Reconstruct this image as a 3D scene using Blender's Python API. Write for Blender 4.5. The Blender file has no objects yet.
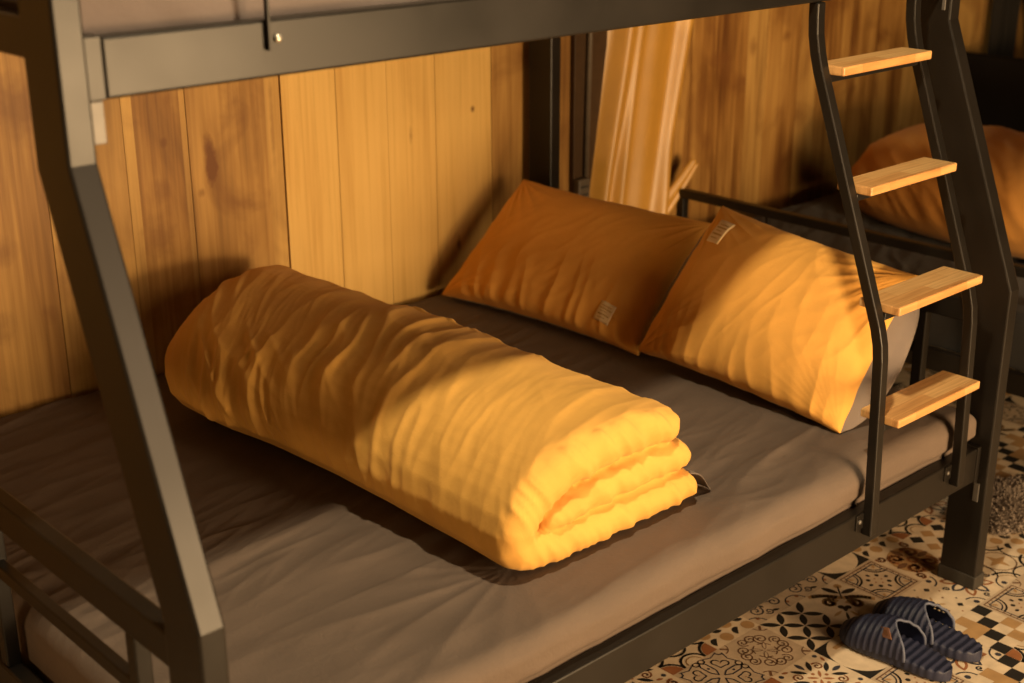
import bpy, bmesh, math, random
import numpy as np
from mathutils import Vector, Matrix

random.seed(7)
SC = bpy.context.scene
COL = SC.collection
PI = math.pi

# ------------------------------------------------------------------ noise
_rng = np.random.RandomState(11)
_perm = np.concatenate([_rng.permutation(256)] * 3)
_ang = _rng.rand(256) * 2 * PI
_gx, _gy = np.cos(_ang), np.sin(_ang)


def pn(x, y, seed=0):
    """2-D gradient noise, about -0.7..0.7"""
    x = np.asarray(x, float) + seed * 17.31
    y = np.asarray(y, float) + seed * 9.77
    xi = np.floor(x).astype(int); yi = np.floor(y).astype(int)
    fx = x - xi; fy = y - yi
    xi &= 255; yi &= 255
    u = fx * fx * fx * (fx * (fx * 6 - 15) + 10)
    v = fy * fy * fy * (fy * (fy * 6 - 15) + 10)

    def g(ix, iy, dx, dy):
        h = _perm[_perm[ix & 255] + (iy & 255)]
        return _gx[h] * dx + _gy[h] * dy
    n00 = g(xi, yi, fx, fy); n10 = g(xi + 1, yi, fx - 1, fy)
    n01 = g(xi, yi + 1, fx, fy - 1); n11 = g(xi + 1, yi + 1, fx - 1, fy - 1)
    a = n00 + u * (n10 - n00); b = n01 + u * (n11 - n01)
    return a + v * (b - a)


def ridge(x, y, seed=0, sharp=2.0):
    r = 1.0 - np.clip(np.abs(pn(x, y, seed)) * 2.2, 0, 1)
    return r ** sharp


def sstep(a, b, x):
    t = np.clip((np.asarray(x, float) - a) / (b - a), 0, 1)
    return t * t * (3 - 2 * t)


# ------------------------------------------------------------------ materials
def new_mat(name):
    m = bpy.data.materials.new(name)
    m.use_nodes = True
    nt = m.node_tree
    return m, nt, nt.nodes['Principled BSDF']


def N(nt, kind, **kw):
    n = nt.nodes.new(kind)
    for k, v in kw.items():
        setattr(n, k, v)
    return n


def ramp(nt, stops):
    r = N(nt, 'ShaderNodeValToRGB')
    el = r.color_ramp.elements
    while len(el) < len(stops):
        el.new(0.5)
    for e, (p, c) in zip(el, stops):
        e.position = p
        e.color = (*c, 1)
    return r


def math_node(nt, op, a, b=None, clamp=False):
    n = N(nt, 'ShaderNodeMath', operation=op)
    n.use_clamp = clamp
    for i, v in enumerate((a, b)):
        if v is None:
            continue
        if isinstance(v, (int, float)):
            n.inputs[i].default_value = v
        else:
            nt.links.new(v, n.inputs[i])
    return n.outputs[0]


def plain(name, col, rough=0.6, spec=0.4, metal=0.0):
    m, nt, b = new_mat(name)
    tc = N(nt, 'ShaderNodeTexCoord')
    no = N(nt, 'ShaderNodeTexNoise')
    no.inputs['Scale'].default_value = 40
    nt.links.new(tc.outputs['Object'], no.inputs['Vector'])
    r = ramp(nt, [(0.3, [c * 0.88 for c in col]), (0.7, [min(1, c * 1.1) for c in col])])
    nt.links.new(no.outputs['Fac'], r.inputs['Fac'])
    nt.links.new(r.outputs['Color'], b.inputs['Base Color'])
    b.inputs['Roughness'].default_value = rough
    b.inputs['Specular IOR Level'].default_value = spec
    b.inputs['Metallic'].default_value = metal
    return m


def fabric(name, col, rough=0.85, sheen=0.25, bump=0.15, scale=9.0, spec=0.25, wr=0.0):
    m, nt, b = new_mat(name)
    tc = N(nt, 'ShaderNodeTexCoord')
    n1 = N(nt, 'ShaderNodeTexNoise')
    n1.inputs['Scale'].default_value = scale
    n1.inputs['Detail'].default_value = 6
    nt.links.new(tc.outputs['Object'], n1.inputs['Vector'])
    r = ramp(nt, [(0.3, [c * 0.93 for c in col]), (0.7, [min(1, c * 1.05) for c in col])])
    nt.links.new(n1.outputs['Fac'], r.inputs['Fac'])
    nt.links.new(r.outputs['Color'], b.inputs['Base Color'])
    b.inputs['Roughness'].default_value = rough
    b.inputs['Specular IOR Level'].default_value = spec
    b.inputs['Sheen Weight'].default_value = sheen
    b.inputs['Sheen Roughness'].default_value = 0.5
    n2 = N(nt, 'ShaderNodeTexNoise')
    n2.inputs['Scale'].default_value = 60
    n2.inputs['Detail'].default_value = 5
    n2.inputs['Distortion'].default_value = 1.2
    nt.links.new(tc.outputs['Object'], n2.inputs['Vector'])
    bp = N(nt, 'ShaderNodeBump')
    bp.inputs['Strength'].default_value = bump
    bp.inputs['Distance'].default_value = 0.004
    nt.links.new(n2.outputs['Fac'], bp.inputs['Height'])
    nt.links.new(bp.outputs['Normal'], b.inputs['Normal'])
    return m


MUSTARD = fabric('mustard_cotton', (0.69, 0.375, 0.082), sheen=0.05)
PILLOWM = fabric('ochre_pillow_cotton', (0.77, 0.385, 0.080), sheen=0.05)
SHEETM = fabric('taupe_sheet_cotton', (0.130, 0.097, 0.076), sheen=0.02, bump=0.25)
GREYLIN = fabric('grey_lining_cotton', (0.17, 0.135, 0.115), sheen=0.1)
UPPERM = fabric('mauve_grey_cotton', (0.125, 0.095, 0.083), sheen=0.1)
DARKFAB = fabric('dark_fabric', (0.008, 0.006, 0.004), sheen=0.0, spec=0.1)
TAGM = fabric('tag_cotton', (0.80, 0.62, 0.36), sheen=0.05)
TAGLINE = plain('tag_thread', (0.52, 0.33, 0.13), 0.9, 0.1)


def metal_mat():
    m, nt, b = new_mat('charcoal_powder_coat')
    tc = N(nt, 'ShaderNodeTexCoord')
    no = N(nt, 'ShaderNodeTexNoise')
    no.inputs['Scale'].default_value = 6
    no.inputs['Detail'].default_value = 8
    nt.links.new(tc.outputs['Object'], no.inputs['Vector'])
    r = ramp(nt, [(0.3, (0.008, 0.0065, 0.005)), (0.7, (0.012, 0.0095, 0.0075))])
    nt.links.new(no.outputs['Fac'], r.inputs['Fac'])
    nt.links.new(r.outputs['Color'], b.inputs['Base Color'])
    r2 = ramp(nt, [(0.3, (0.33,) * 3), (0.7, (0.41,) * 3)])
    nt.links.new(no.outputs['Fac'], r2.inputs['Fac'])
    nt.links.new(r2.outputs['Color'], b.inputs['Roughness'])
    b.inputs['Specular IOR Level'].default_value = 0.33
    return m


METAL = metal_mat()
BOLT = plain('bolt_steel', (0.55, 0.5, 0.42), 0.35, 0.5, 0.8)
CAPM = plain('rubber_cap', (0.035, 0.03, 0.024), 0.7, 0.3)
PLASTIC = plain('grey_plastic', (0.11, 0.085, 0.06), 0.5, 0.4)
BRACKET = plain('galvanised_bracket', (0.11, 0.10, 0.09), 0.45, 0.5, 0.2)


def plank_mat():
    """per-plank colour and grain offset come from mesh attributes"""
    m, nt, b = new_mat('pine_planks')
    L = nt.links
    tc = N(nt, 'ShaderNodeTexCoord')
    at = N(nt, 'ShaderNodeAttribute', attribute_name='tone')
    sd = N(nt, 'ShaderNodeAttribute', attribute_name='seed')
    sep = N(nt, 'ShaderNodeSeparateXYZ')
    L.new(tc.outputs['Object'], sep.inputs[0])
    off = math_node(nt, 'MULTIPLY', sd.outputs['Fac'], 37.0)
    cmb = N(nt, 'ShaderNodeCombineXYZ')
    L.new(sep.outputs['X'], cmb.inputs['X'])
    L.new(off, cmb.inputs['Y'])
    L.new(sep.outputs['Z'], cmb.inputs['Z'])

    def nz(sx, sz, detail=5, dist=0.0, shift=0.0):
        mp = N(nt, 'ShaderNodeMapping')
        mp.inputs['Scale'].default_value = (sx, 1.0, sz)
        mp.inputs['Location'].default_value = (shift, shift, shift)
        L.new(cmb.outputs[0], mp.inputs['Vector'])
        n = N(nt, 'ShaderNodeTexNoise')
        n.inputs['Scale'].default_value = 1.0
        n.inputs['Detail'].default_value = detail
        n.inputs['Distortion'].default_value = dist
        L.new(mp.outputs[0], n.inputs['Vector'])
        return n.outputs['Fac']
    grain = nz(70, 1.6, 6, 0.4)
    broad = nz(9, 1.3, 4, 0.9, 3.1)
    fine = nz(260, 5, 3, 0, 7.7)
    blot = nz(5, 4.0, 4, 1.0, 12.0)
    pale = ramp(nt, [(0.25, (0.52, 0.29, 0.075)), (0.5, (0.70, 0.45, 0.14)), (0.8, (0.78, 0.52, 0.18))])
    brown = ramp(nt, [(0.34, (0.10, 0.036, 0.009)), (0.48, (0.26, 0.122, 0.029)), (0.66, (0.48, 0.27, 0.075))])
    mixv = math_node(nt, 'ADD', math_node(nt, 'MULTIPLY', grain, 0.55), math_node(nt, 'MULTIPLY', broad, 0.45))
    L.new(mixv, pale.inputs['Fac'])
    bv = math_node(nt, 'ADD', math_node(nt, 'MULTIPLY', grain, 0.35), math_node(nt, 'MULTIPLY', broad, 0.65))
    L.new(bv, brown.inputs['Fac'])
    mx = N(nt, 'ShaderNodeMix', data_type='RGBA')
    L.new(at.outputs['Fac'], mx.inputs[0])
    L.new(pale.outputs['Color'], mx.inputs[6])
    L.new(brown.outputs['Color'], mx.inputs[7])
    # dark blotches, more on the brown planks
    bl = N(nt, 'ShaderNodeMapRange')
    bl.inputs[1].default_value = 0.52; bl.inputs[2].default_value = 0.70
    L.new(blot, bl.inputs[0])
    bl2 = math_node(nt, 'MULTIPLY', bl.outputs[0], math_node(nt, 'MULTIPLY', at.outputs['Fac'], 0.7))
    # knots at fixed places: x, z, half width, half height, strength
    knots = [(1.005, 0.955, 0.017, 0.060, 1.5), (0.972, 0.885, 0.010, 0.010, 0.5), (1.04, 0.88, 0.006, 0.01, 0.5),
             (0.86, 0.90, 0.03, 0.03, 0.45), (0.845, 0.80, 0.035, 0.05, 0.5), (0.88, 1.02, 0.008, 0.012, 0.7),
             (0.66, 0.80, 0.02, 0.03, 0.6), (0.46, 0.83, 0.03, 0.03, 0.45), (0.40, 0.66, 0.05, 0.05, 0.45),
             (1.87, 0.975, 0.007, 0.009, 0.9), (1.81, 0.585, 0.008, 0.022, 0.7), (1.64, 0.93, 0.006, 0.02, 0.4),
             (3.16, 1.02, 0.02, 0.03, 0.5), (3.35, 1.04, 0.025, 0.02, 0.6), (2.98, 1.0, 0.07, 0.022, 0.55), (2.93, 0.72, 0.03, 0.035, 0.45),
             (1.19, 1.02, 0.006, 0.14, 0.4), (1.135, 1.02, 0.010, 0.12, 0.35), (0.24, 1.0, 0.03, 0.05, 0.4)]
    warp = nz(30, 30, 3, 0, 5.0)
    wv = math_node(nt, 'MULTIPLY', math_node(nt, 'SUBTRACT', warp, 0.5), 1.6)
    tot = bl2
    for (kx, kz, sx, sz, st) in knots:
        dx = math_node(nt, 'DIVIDE', math_node(nt, 'SUBTRACT', sep.outputs['X'], kx), sx)
        dz = math_node(nt, 'DIVIDE', math_node(nt, 'SUBTRACT', sep.outputs['Z'], kz), sz)
        d = math_node(nt, 'SQRT', math_node(nt, 'ADD', math_node(nt, 'MULTIPLY', dx, dx), math_node(nt, 'MULTIPLY', dz, dz)))
        d = math_node(nt, 'ADD', d, wv)
        k = math_node(nt, 'SUBTRACT', 1.35, d, True)
        k = math_node(nt, 'MULTIPLY', k, st)
        tot = math_node(nt, 'MAXIMUM', tot, k)
    fl = math_node(nt, 'MULTIPLY', math_node(nt, 'GREATER_THAN', fine, 0.66), 0.12)
    tot = math_node(nt, 'ADD', tot, fl, True)
    dk = N(nt, 'ShaderNodeMix', data_type='RGBA')
    L.new(tot, dk.inputs[0])
    L.new(mx.outputs[2], dk.inputs[6])
    dk.inputs[7].default_value = (0.15, 0.056, 0.014, 1)
    L.new(dk.outputs[2], b.inputs['Base Color'])
    b.inputs['Roughness'].default_value = 0.5
    b.inputs['Specular IOR Level'].default_value = 0.3
    bp = N(nt, 'ShaderNodeBump')
    bp.inputs['Strength'].default_value = 0.15
    bp.inputs['Distance'].default_value = 0.003
    L.new(grain, bp.inputs['Height'])
    L.new(bp.outputs[0], b.inputs['Normal'])
    return m


PLANK = plank_mat()


def step_mat():
    m, nt, b = new_mat('rubberwood_step')
    L = nt.links
    tc = N(nt, 'ShaderNodeTexCoord')
    br = N(nt, 'ShaderNodeTexBrick')
    br.inputs['Scale'].default_value = 1.0
    br.inputs['Brick Width'].default_value = 0.19
    br.inputs['Row Height'].default_value = 0.032
    br.inputs['Mortar Size'].default_value = 0.0004
    br.inputs['Color1'].default_value = (0.76, 0.48, 0.20, 1)
    br.inputs['Color2'].default_value = (0.57, 0.27, 0.085, 1)
    br.inputs['Mortar'].default_value = (0.40, 0.17, 0.05, 1)
    L.new(tc.outputs['Object'], br.inputs['Vector'])
    mp = N(nt, 'ShaderNodeMapping')
    mp.inputs['Scale'].default_value = (6, 120, 60)
    L.new(tc.outputs['Object'], mp.inputs['Vector'])
    no = N(nt, 'ShaderNodeTexNoise')
    no.inputs['Scale'].default_value = 1.0
    no.inputs['Detail'].default_value = 5
    L.new(mp.outputs[0], no.inputs['Vector'])
    r = ramp(nt, [(0.3, (0.72, 0.66, 0.6)), (0.6, (1, 1, 1))])
    L.new(no.outputs['Fac'], r.inputs['Fac'])
    mx = N(nt, 'ShaderNodeMix', data_type='RGBA', blend_type='MULTIPLY')
    mx.inputs[0].default_value = 1
    L.new(br.outputs['Color'], mx.inputs[6])
    L.new(r.outputs['Color'], mx.inputs[7])
    L.new(mx.outputs[2], b.inputs['Base Color'])
    b.inputs['Roughness'].default_value = 0.42
    return m


STEPM = step_mat()


# ------------------------------------------------------------------ object helpers
def empty(name, loc=(0, 0, 0), label=None, cat=None, group=None):
    o = bpy.data.objects.new(name, None)
    o.empty_display_size = 0.1
    COL.objects.link(o)
    o.location = loc
    tag(o, label, cat, group)
    return o


def tag(o, label=None, cat=None, group=None, kind=None):
    if label: o['label'] = label
    if cat: o['category'] = cat
    if group: o['group'] = group
    if kind: o['kind'] = kind
    return o


def link(name, me, mats, parent=None, smooth=False, bevel=0.0, seg=2):
    o = bpy.data.objects.new(name, me)
    COL.objects.link(o)
    for m in (mats if isinstance(mats, (list, tuple)) else [mats]):
        me.materials.append(m)
    if smooth:
        me.polygons.foreach_set('use_smooth', [True] * len(me.polygons))
    if bevel:
        b = o.modifiers.new('bevel', 'BEVEL')
        b.width = bevel; b.segments = seg; b.limit_method = 'ANGLE'; b.angle_limit = math.radians(35)
    if parent is not None:
        o.parent = parent
        o.location = -Vector(parent_world(parent))
    return o


def parent_world(p):
    v = Vector((0, 0, 0))
    while p is not None:
        v += p.location
        p = p.parent
    return v


class MB:
    """collects faces; built as one mesh, coordinates in world space"""

    def __init__(s):
        s.v = []; s.f = []; s.m = []

    def add(s, verts, faces, mi=0):
        b = len(s.v)
        s.v += [tuple(p) for p in verts]
        s.f += [tuple(i + b for i in f) for f in faces]
        s.m += [mi] * len(faces)

    def box(s, x0, x1, y0, y1, z0, z1, mi=0):
        V = [(x, y, z) for x in (x0, x1) for y in (y0, y1) for z in (z0, z1)]
        F = [(0, 1, 3, 2), (4, 6, 7, 5), (0, 4, 5, 1), (2, 3, 7, 6), (0, 2, 6, 4), (1, 5, 7, 3)]
        s.add(V, F, mi)

    def prism_x(s, outline, x0, x1, mi=0):
        """outline: (y, z) counter-clockwise seen from +X"""
        n = len(outline)
        V = [(x0, y, z) for y, z in outline] + [(x1, y, z) for y, z in outline]
        F = [tuple(range(n - 1, -1, -1)), tuple(range(n, 2 * n))]
        F += [(i, (i + 1) % n, n + (i + 1) % n, n + i) for i in range(n)]
        s.add(V, F, mi)

    def cyl(s, p, axis, r, h, n=16, mi=0, r2=None, dome=0.0):
        p = Vector(p); a = Vector(axis).normalized()
        t = a.orthogonal().normalized(); u = a.cross(t)
        r2 = r if r2 is None else r2
        V = []; F = []
        rows = [(0, r), (h, r2)]
        if dome:
            rows += [(h + dome * 0.6, r2 * 0.75), (h + dome * 0.95, r2 * 0.3)]
        for hh, rr in rows:
            for k in range(n):
                an = 2 * PI * k / n
                V.append(p + a * hh + (t * math.cos(an) + u * math.sin(an)) * rr)
        for i in range(len(rows) - 1):
            for k in range(n):
                F.append((i * n + k, i * n + (k + 1) % n, (i + 1) * n + (k + 1) % n, (i + 1) * n + k))
        F.append(tuple(range(n - 1, -1, -1)))
        F.append(tuple(range((len(rows) - 1) * n, len(rows) * n)))
        s.add(V, F, mi)

    def tube(s, pts, r, n=10, mi=0, closed=False):
        pts = [Vector(p) for p in pts]
        m = len(pts)
        V = []; F = []
        up = None
        for i, p in enumerate(pts):
            a = pts[(i + 1) % m] if (closed or i < m - 1) else pts[i]
            b = pts[i - 1] if (closed or i > 0) else pts[i]
            d = (a - b).normalized()
            if up is None:
                up = d.orthogonal().normalized()
            up = (up - d * up.dot(d)).normalized()
            w = d.cross(up)
            for k in range(n):
                an = 2 * PI * k / n
                V.append(p + (up * math.cos(an) + w * math.sin(an)) * r)
        for i in range(m if closed else m - 1):
            for k in range(n):
                j = (i + 1) % m
                F.append((i * n + k, i * n + (k + 1) % n, j * n + (k + 1) % n, j * n + k))
        if not closed:
            F.append(tuple(range(n - 1, -1, -1)))
            F.append(tuple(range((m - 1) * n, m * n)))
        s.add(V, F, mi)

    def mesh(s, name):
        me = bpy.data.meshes.new(name)
        me.from_pydata(s.v, [], s.f)
        me.polygons.foreach_set('material_index', s.m)
        me.update()
        return me

    def build(s, name, mats, parent=None, smooth=False, bevel=0.0, seg=2, fix=True):
        me = s.mesh(name)
        if fix:
            bm = bmesh.new(); bm.from_mesh(me)
            bmesh.ops.recalc_face_normals(bm, faces=bm.faces)
            bm.to_mesh(me); bm.free()
        return link(name, me, mats, parent, smooth, bevel, seg)


def grid_mesh(name, P, closed_u=False):
    """P: array (nu, nv, 3)"""
    nu, nv = P.shape[:2]
    V = P.reshape(-1, 3)
    F = []
    for i in range(nu if closed_u else nu - 1):
        for j in range(nv - 1):
            a = i * nv + j; b = ((i + 1) % nu) * nv + j
            F.append((a, b, b + 1, a + 1))
    me = bpy.data.meshes.new(name)
    me.from_pydata(V.tolist(), [], F)
    me.update()
    return me


# ------------------------------------------------------------------ measurements of the place (metres)
A, B = 0.0404, 0.094            # steel section of the posts
LX = 2.06                       # foot post to head post
ZK1, ZK2, YS = 0.757, 1.332, 0.2196
WALL = 1.592
ZM = 0.463                      # top of the lower mattress

# ================================================================== setting: plank wall
def build_wall():
    edges = [-2.3, -2.08, -1.9, -1.72, -1.5, -1.31, -1.1, -0.93, -0.72, -0.55, -0.34, -0.16, 0.06, 0.22, 0.39, 0.575, 0.777, 0.805, 0.930, 0.946, 1.172, 1.219,
             1.392, 1.561, 1.731, 1.942, 2.13, 2.30, 2.47, 2.66, 2.83, 2.96, 3.13, 3.24, 3.43, 3.55, 3.75, 3.93, 4.12, 4.31,
             4.5, 4.7, 4.9, 5.1, 5.3, 5.5, 5.7, 5.9, 6.1]
    tone = {}
    for x, t in [(-0.34, 1.0), (-0.16, 1.0), (0.06, 0.95), (0.22, 1.0), (0.39, 0.9), (0.575, 0.65), (0.777, 0.5), (0.805, 0.95), (0.930, 0.6), (0.946, 0.8), (1.172, 0.45), (1.219, 0.0), (1.392, 0.0),
                 (1.561, 0.02), (1.731, 0.05), (1.942, 0.85), (2.13, 0.9), (2.66, 0.95), (2.83, 1.0), (2.96, 1.05), (3.13, 0.7), (3.24, 1.0),  # planks right of the curtain toned darker to paint in light falloff
                 (3.43, 0.85), (3.55, 1.1), (3.75, 1.1), (3.93, 1.1)]:
        tone[x] = t
    mb = MB()
    tl = []; sl = []
    R = random.Random(3)
    for i in range(len(edges) - 1):
        a, b = edges[i], edges[i + 1]
        gap = 0.0008
        gl = 0.0035 if abs(a - 1.219) < 1e-6 else gap
        gr = 0.0035 if abs(b - 1.219) < 1e-6 else gap
        same = lambda e: any(abs(e - q) < 1e-6 for q in (0.805, 0.930, 1.172))   # two tones within one board
        if same(a): gl = 0.0
        else: dy = R.uniform(-0.0015, 0.0015)
        if same(b): gr = 0.0
        n0 = len(mb.v)
        mb.box(a + gl, b - gr, WALL + dy, WALL + 0.022, -0.002, 2.75)
        t = tone.get(a, R.uniform(0.55, 1.0))
        # a paler sapwood strip on some brown planks
        k = len(mb.v) - n0
        tl += [t] * k; sl += [R.random()] * k
    n0 = len(mb.v)
    mb.box(-2.3, 6.1, WALL + 0.022, WALL + 0.06, -0.002, 2.75)      # dark battens seen through the gaps
    tl += [1.0] * 8; sl += [0.5] * 8
    me = mb.mesh('wall_back')
    for nm, arr in (('tone', tl), ('seed', sl)):
        at = me.attributes.new(nm, 'FLOAT', 'POINT')
        at.data.foreach_set('value', arr)
    o = link('wall_back', me, PLANK)
    o['kind'] = 'structure'


build_wall()


# ================================================================== setting: patchwork tile floor
def build_floor():
    T = 0.15; X0 = 1.56; Y0 = 0.107
    V = []; F = []; Mi = []
    CRM, TAN, BLK, NVY, TER, BRN, GRY = range(7)

    class Tile:
        def __init__(s, i, j):
            s.ox = X0 + T * i; s.oy = Y0 + T * j; s.rot = 0; s.lay = 1

        def P(s, p, q):
            # rotate by quarter turns round the middle
            p -= 0.5; q -= 0.5
            for _ in range(s.rot % 4):
                p, q = -q, p
            return (s.ox + (p + 0.5) * T, s.oy + (q + 0.5) * T)

        def poly(s, pts, m, lay=None):
            b = len(V)
            z = 0.00025 * (s.lay if lay is None else lay)
            W = []
            for p, q in pts:
                x, y = s.P(min(max(p, 0.002), 0.998), min(max(q, 0.002), 0.998))
                W.append((x, y, z))
            ar = sum(W[k][0] * W[(k + 1) % len(W)][1] - W[(k + 1) % len(W)][0] * W[k][1] for k in range(len(W)))
            if ar < 0: W.reverse()
            V.extend(W)
            F.append(tuple(range(b, b + len(pts)))); Mi.append(m)

        def disc(s, c, r, m, lay=None, n=22, a0=0, a1=2 * PI):
            full = abs(a1 - a0 - 2 * PI) < 1e-6
            pts = [(c[0] + r * math.cos(a0 + (a1 - a0) * k / n), c[1] + r * math.sin(a0 + (a1 - a0) * k / n)) for k in range(n if full else n + 1)]
            if not full: pts.append(c)
            s.poly(pts, m, lay)

        def stroke(s, pts, w, m, lay=None):
            w *= 1.35
            for (x0, y0), (x1, y1) in zip(pts[:-1], pts[1:]):
                dx, dy = x1 - x0, y1 - y0
                l = math.hypot(dx, dy)
                if l < 1e-6: continue
                nx, ny = -dy / l * w / 2, dx / l * w / 2
                ex, ey = dx / l * w * 0.25, dy / l * w * 0.25
                s.poly([(x0 + nx - ex, y0 + ny - ey), (x0 - nx - ex, y0 - ny - ey), (x1 - nx + ex, y1 - ny + ey), (x1 + nx + ex, y1 + ny + ey)], m, lay)

        def arc(s, c, r, w, a0, a1, m, lay=None, n=None):
            n = n or max(5, int(abs(a1 - a0) * 5))
            s.stroke([(c[0] + r * math.cos(a0 + (a1 - a0) * k / n), c[1] + r * math.sin(a0 + (a1 - a0) * k / n)) for k in range(n + 1)], w, m, lay)

        def spiral(s, c, r0, r1, a0, turns, w, m, lay=None):
            n = int(abs(turns) * 12)
            s.stroke([(c[0] + (r0 + (r1 - r0) * k / n) * math.cos(a0 + turns * 2 * PI * k / n),
                       c[1] + (r0 + (r1 - r0) * k / n) * math.sin(a0 + turns * 2 * PI * k / n)) for k in range(n + 1)], w, m, lay)

        def leaf(s, c, ang, ln, wd, m, lay=None, n=7):
            up = []; dn = []
            for k in range(n + 1):
                t = -1 + 2 * k / n
                h = wd / 2 * (1 - t * t)
                x = t * ln / 2
                up.append((x, h)); dn.append((x, -h))
            pts = up + dn[::-1][1:-1]
            ca, sa = math.cos(ang), math.sin(ang)
            s.poly([(c[0] + x * ca - y * sa, c[1] + x * sa + y * ca) for x, y in pts], m, lay)

        def sym(s, fn, n=4):
            for k in range(n):
                s.rot += 1 if n == 4 else 2
                fn()
            s.rot %= 4

        def bg(s, m):
            s.poly([(0.004, 0.004), (0.996, 0.004), (0.996, 0.996), (0.004, 0.996)], m, 1)
            s.lay = 2

    def petal(t):
        t.bg(CRM)
        u = math.sqrt(2) / 4
        e1 = (0.7071, 0.7071); e2 = (-0.7071, 0.7071)
        def at(a, b): return (0.5 + u * (a * e1[0] + b * e2[0]), 0.5 + u * (a * e1[1] + b * e2[1]))
        for b, rng in ((0, (-2, -1, 0, 1)), (1, (-1, 0)), (-1, (-1, 0))):
            for a in rng:
                t.leaf(at(a + 0.5, b), PI / 4, u * 0.96, u * 0.34, BLK)
                t.leaf(at(b, a + 0.5), 3 * PI / 4, u * 0.96, u * 0.34, BLK)

    def spirals(t):
        t.bg(GRY)
        def q():
            t.spiral((0.70, 0.62 + 0.12), 0.02, 0.13, 0.4, 1.6, 0.016, BRN)
            t.spiral((0.56, 0.83), 0.02, 0.11, 2.4, -1.5, 0.016, BRN)
            t.spiral((0.85, 0.58), 0.02, 0.10, 0.0, 1.5, 0.014, BRN)
            t.arc((0.5, 0.5), 0.18, 0.014, 0.2, 1.35, BRN)
            t.leaf((0.5 + 0.09, 0.5 + 0.09), PI / 4, 0.22, 0.07, BRN)
            t.leaf((0.5 + 0.085, 0.5 + 0.085), PI / 4, 0.17, 0.045, GRY, 3)
            t.stroke([(0.9, 0.9), (0.97, 0.97)], 0.03, BRN)
            t.arc((1.0, 1.0), 0.16, 0.012, PI, 1.5 * PI, BRN)
        t.sym(q)

    def fleur(t):
        t.bg(GRY)
        def q():
            t.stroke([(0.5, 0.56), (0.44, 0.66), (0.44, 0.86), (0.5, 0.94), (0.56, 0.86), (0.56, 0.66), (0.5, 0.56)], 0.018, NVY)
            t.disc((0.5, 0.76), 0.025, NVY, n=8)
            for sg in (-1, 1):
                t.arc((0.5 + sg * 0.06, 0.95), 0.05, 0.016, 0, 2 * PI, NVY)
            # heart in the corner
            t.arc((0.70, 0.80), 0.06, 0.016, -0.2, PI * 1.1, NVY)
            t.arc((0.80, 0.70), 0.06, 0.016, -PI * 0.6, PI * 0.7, NVY)
            t.stroke([(0.65, 0.77), (0.66, 0.66), (0.77, 0.65)], 0.016, NVY)
            t.stroke([(0.88, 0.95), (0.90, 0.90), (0.95, 0.88)], 0.02, NVY)
            t.stroke([(0.62, 0.97), (0.75, 0.92), (0.90, 0.97)], 0.014, NVY)
            t.stroke([(0.97, 0.62), (0.92, 0.75), (0.97, 0.90)], 0.014, NVY)
            t.disc((0.74, 0.74), 0.012, TER, n=8)
        t.sym(q)

    def goldcheck(t):
        t.bg(CRM)
        for a in range(4):
            for b in range(4):
                c = (0.125 + 0.25 * a, 0.125 + 0.25 * b)
                k = (a + b) % 2
                if k:
                    t.disc((c[0], c[1]), 0.11, TAN, n=14)
                else:
                    an = PI / 4 + PI / 2 * ((a + 2 * b) % 2)
                    t.disc((c[0] + 0.02, c[1]), 0.10, BLK, n=10, a0=an, a1=an + PI)

    def scallop(t):
        t.bg(CRM)
        def q():
            t.disc((1, 1), 0.24, TER, 2, 10, PI, 1.5 * PI)
            t.arc((1, 1), 0.27, 0.03, PI, 1.5 * PI, BLK, 3)
            t.arc((0.5, 1.0), 0.22, 0.03, PI, 2 * PI, BLK, 3)
            t.arc((0.5, 1.0), 0.14, 0.015, PI, 2 * PI, TAN, 3)
        t.sym(q)
        t.arc((0.5, 0.5), 0.22, 0.03, 0, 2 * PI, BLK, 3)
        t.disc((0.5, 0.5), 0.14, TAN, 3)
        t.disc((0.5, 0.5), 0.09, CRM, 4)

    def navyscroll(t):
        t.bg(GRY)
        def q():
            t.spiral((0.72, 0.72), 0.02, 0.13, 0.8, 1.4, 0.02, NVY)
            t.spiral((0.56, 0.86), 0.015, 0.08, 2.0, -1.3, 0.018, NVY)
            t.leaf((0.60, 0.60), PI / 4, 0.20, 0.09, NVY)
            t.leaf((0.90, 0.55), 1.2, 0.14, 0.06, BLK)
            t.leaf((0.55, 0.68), 1.9, 0.12, 0.05, BLK)
            t.disc((0.88, 0.88), 0.035, TER, n=8)
            t.arc((1, 1), 0.2, 0.016, PI, 1.5 * PI, NVY)
        t.sym(q)
        t.disc((0.5, 0.5), 0.05, TER)

    def sprout(t):
        t.bg(CRM)
        # drawn along the diagonal that points to +x +y
        ca = 0.7071
        def D(a, b): return (0.5 + ca * (a + b), 0.5 + ca * (a - b))   # a along the diagonal, b across
        t.leaf(D(0.36, 0.15), PI / 4 - 1.0, 0.33, 0.11, BLK)
        t.leaf(D(0.36, -0.15), PI / 4 + 1.0, 0.33, 0.11, BLK)
        t.stroke([D(0.5, 0), D(0.3, 0.0), D(0.12, 0)], 0.018, BLK)
        t.leaf(D(0.50, 0.0), PI / 4, 0.16, 0.14, TAN)
        for sg in (1, -1):
            pts = [D(0.14 + 0.05 * math.sin(k / 8 * PI), sg * (0.03 + 0.06 * k)) for k in range(9)]
            t.stroke(pts, 0.075, TAN)
            t.spiral(D(-0.02, sg * 0.20), 0.03, 0.13, 1.0, sg * 1.2, 0.06, TAN)
            t.disc(D(-0.14, sg * 0.055), 0.055, BLK, n=12)
            t.leaf(D(-0.34, sg * 0.14), PI / 4 + sg * 0.7, 0.24, 0.06, TAN)
        t.leaf(D(-0.20, 0), PI / 4, 0.14, 0.08, BLK)
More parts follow.
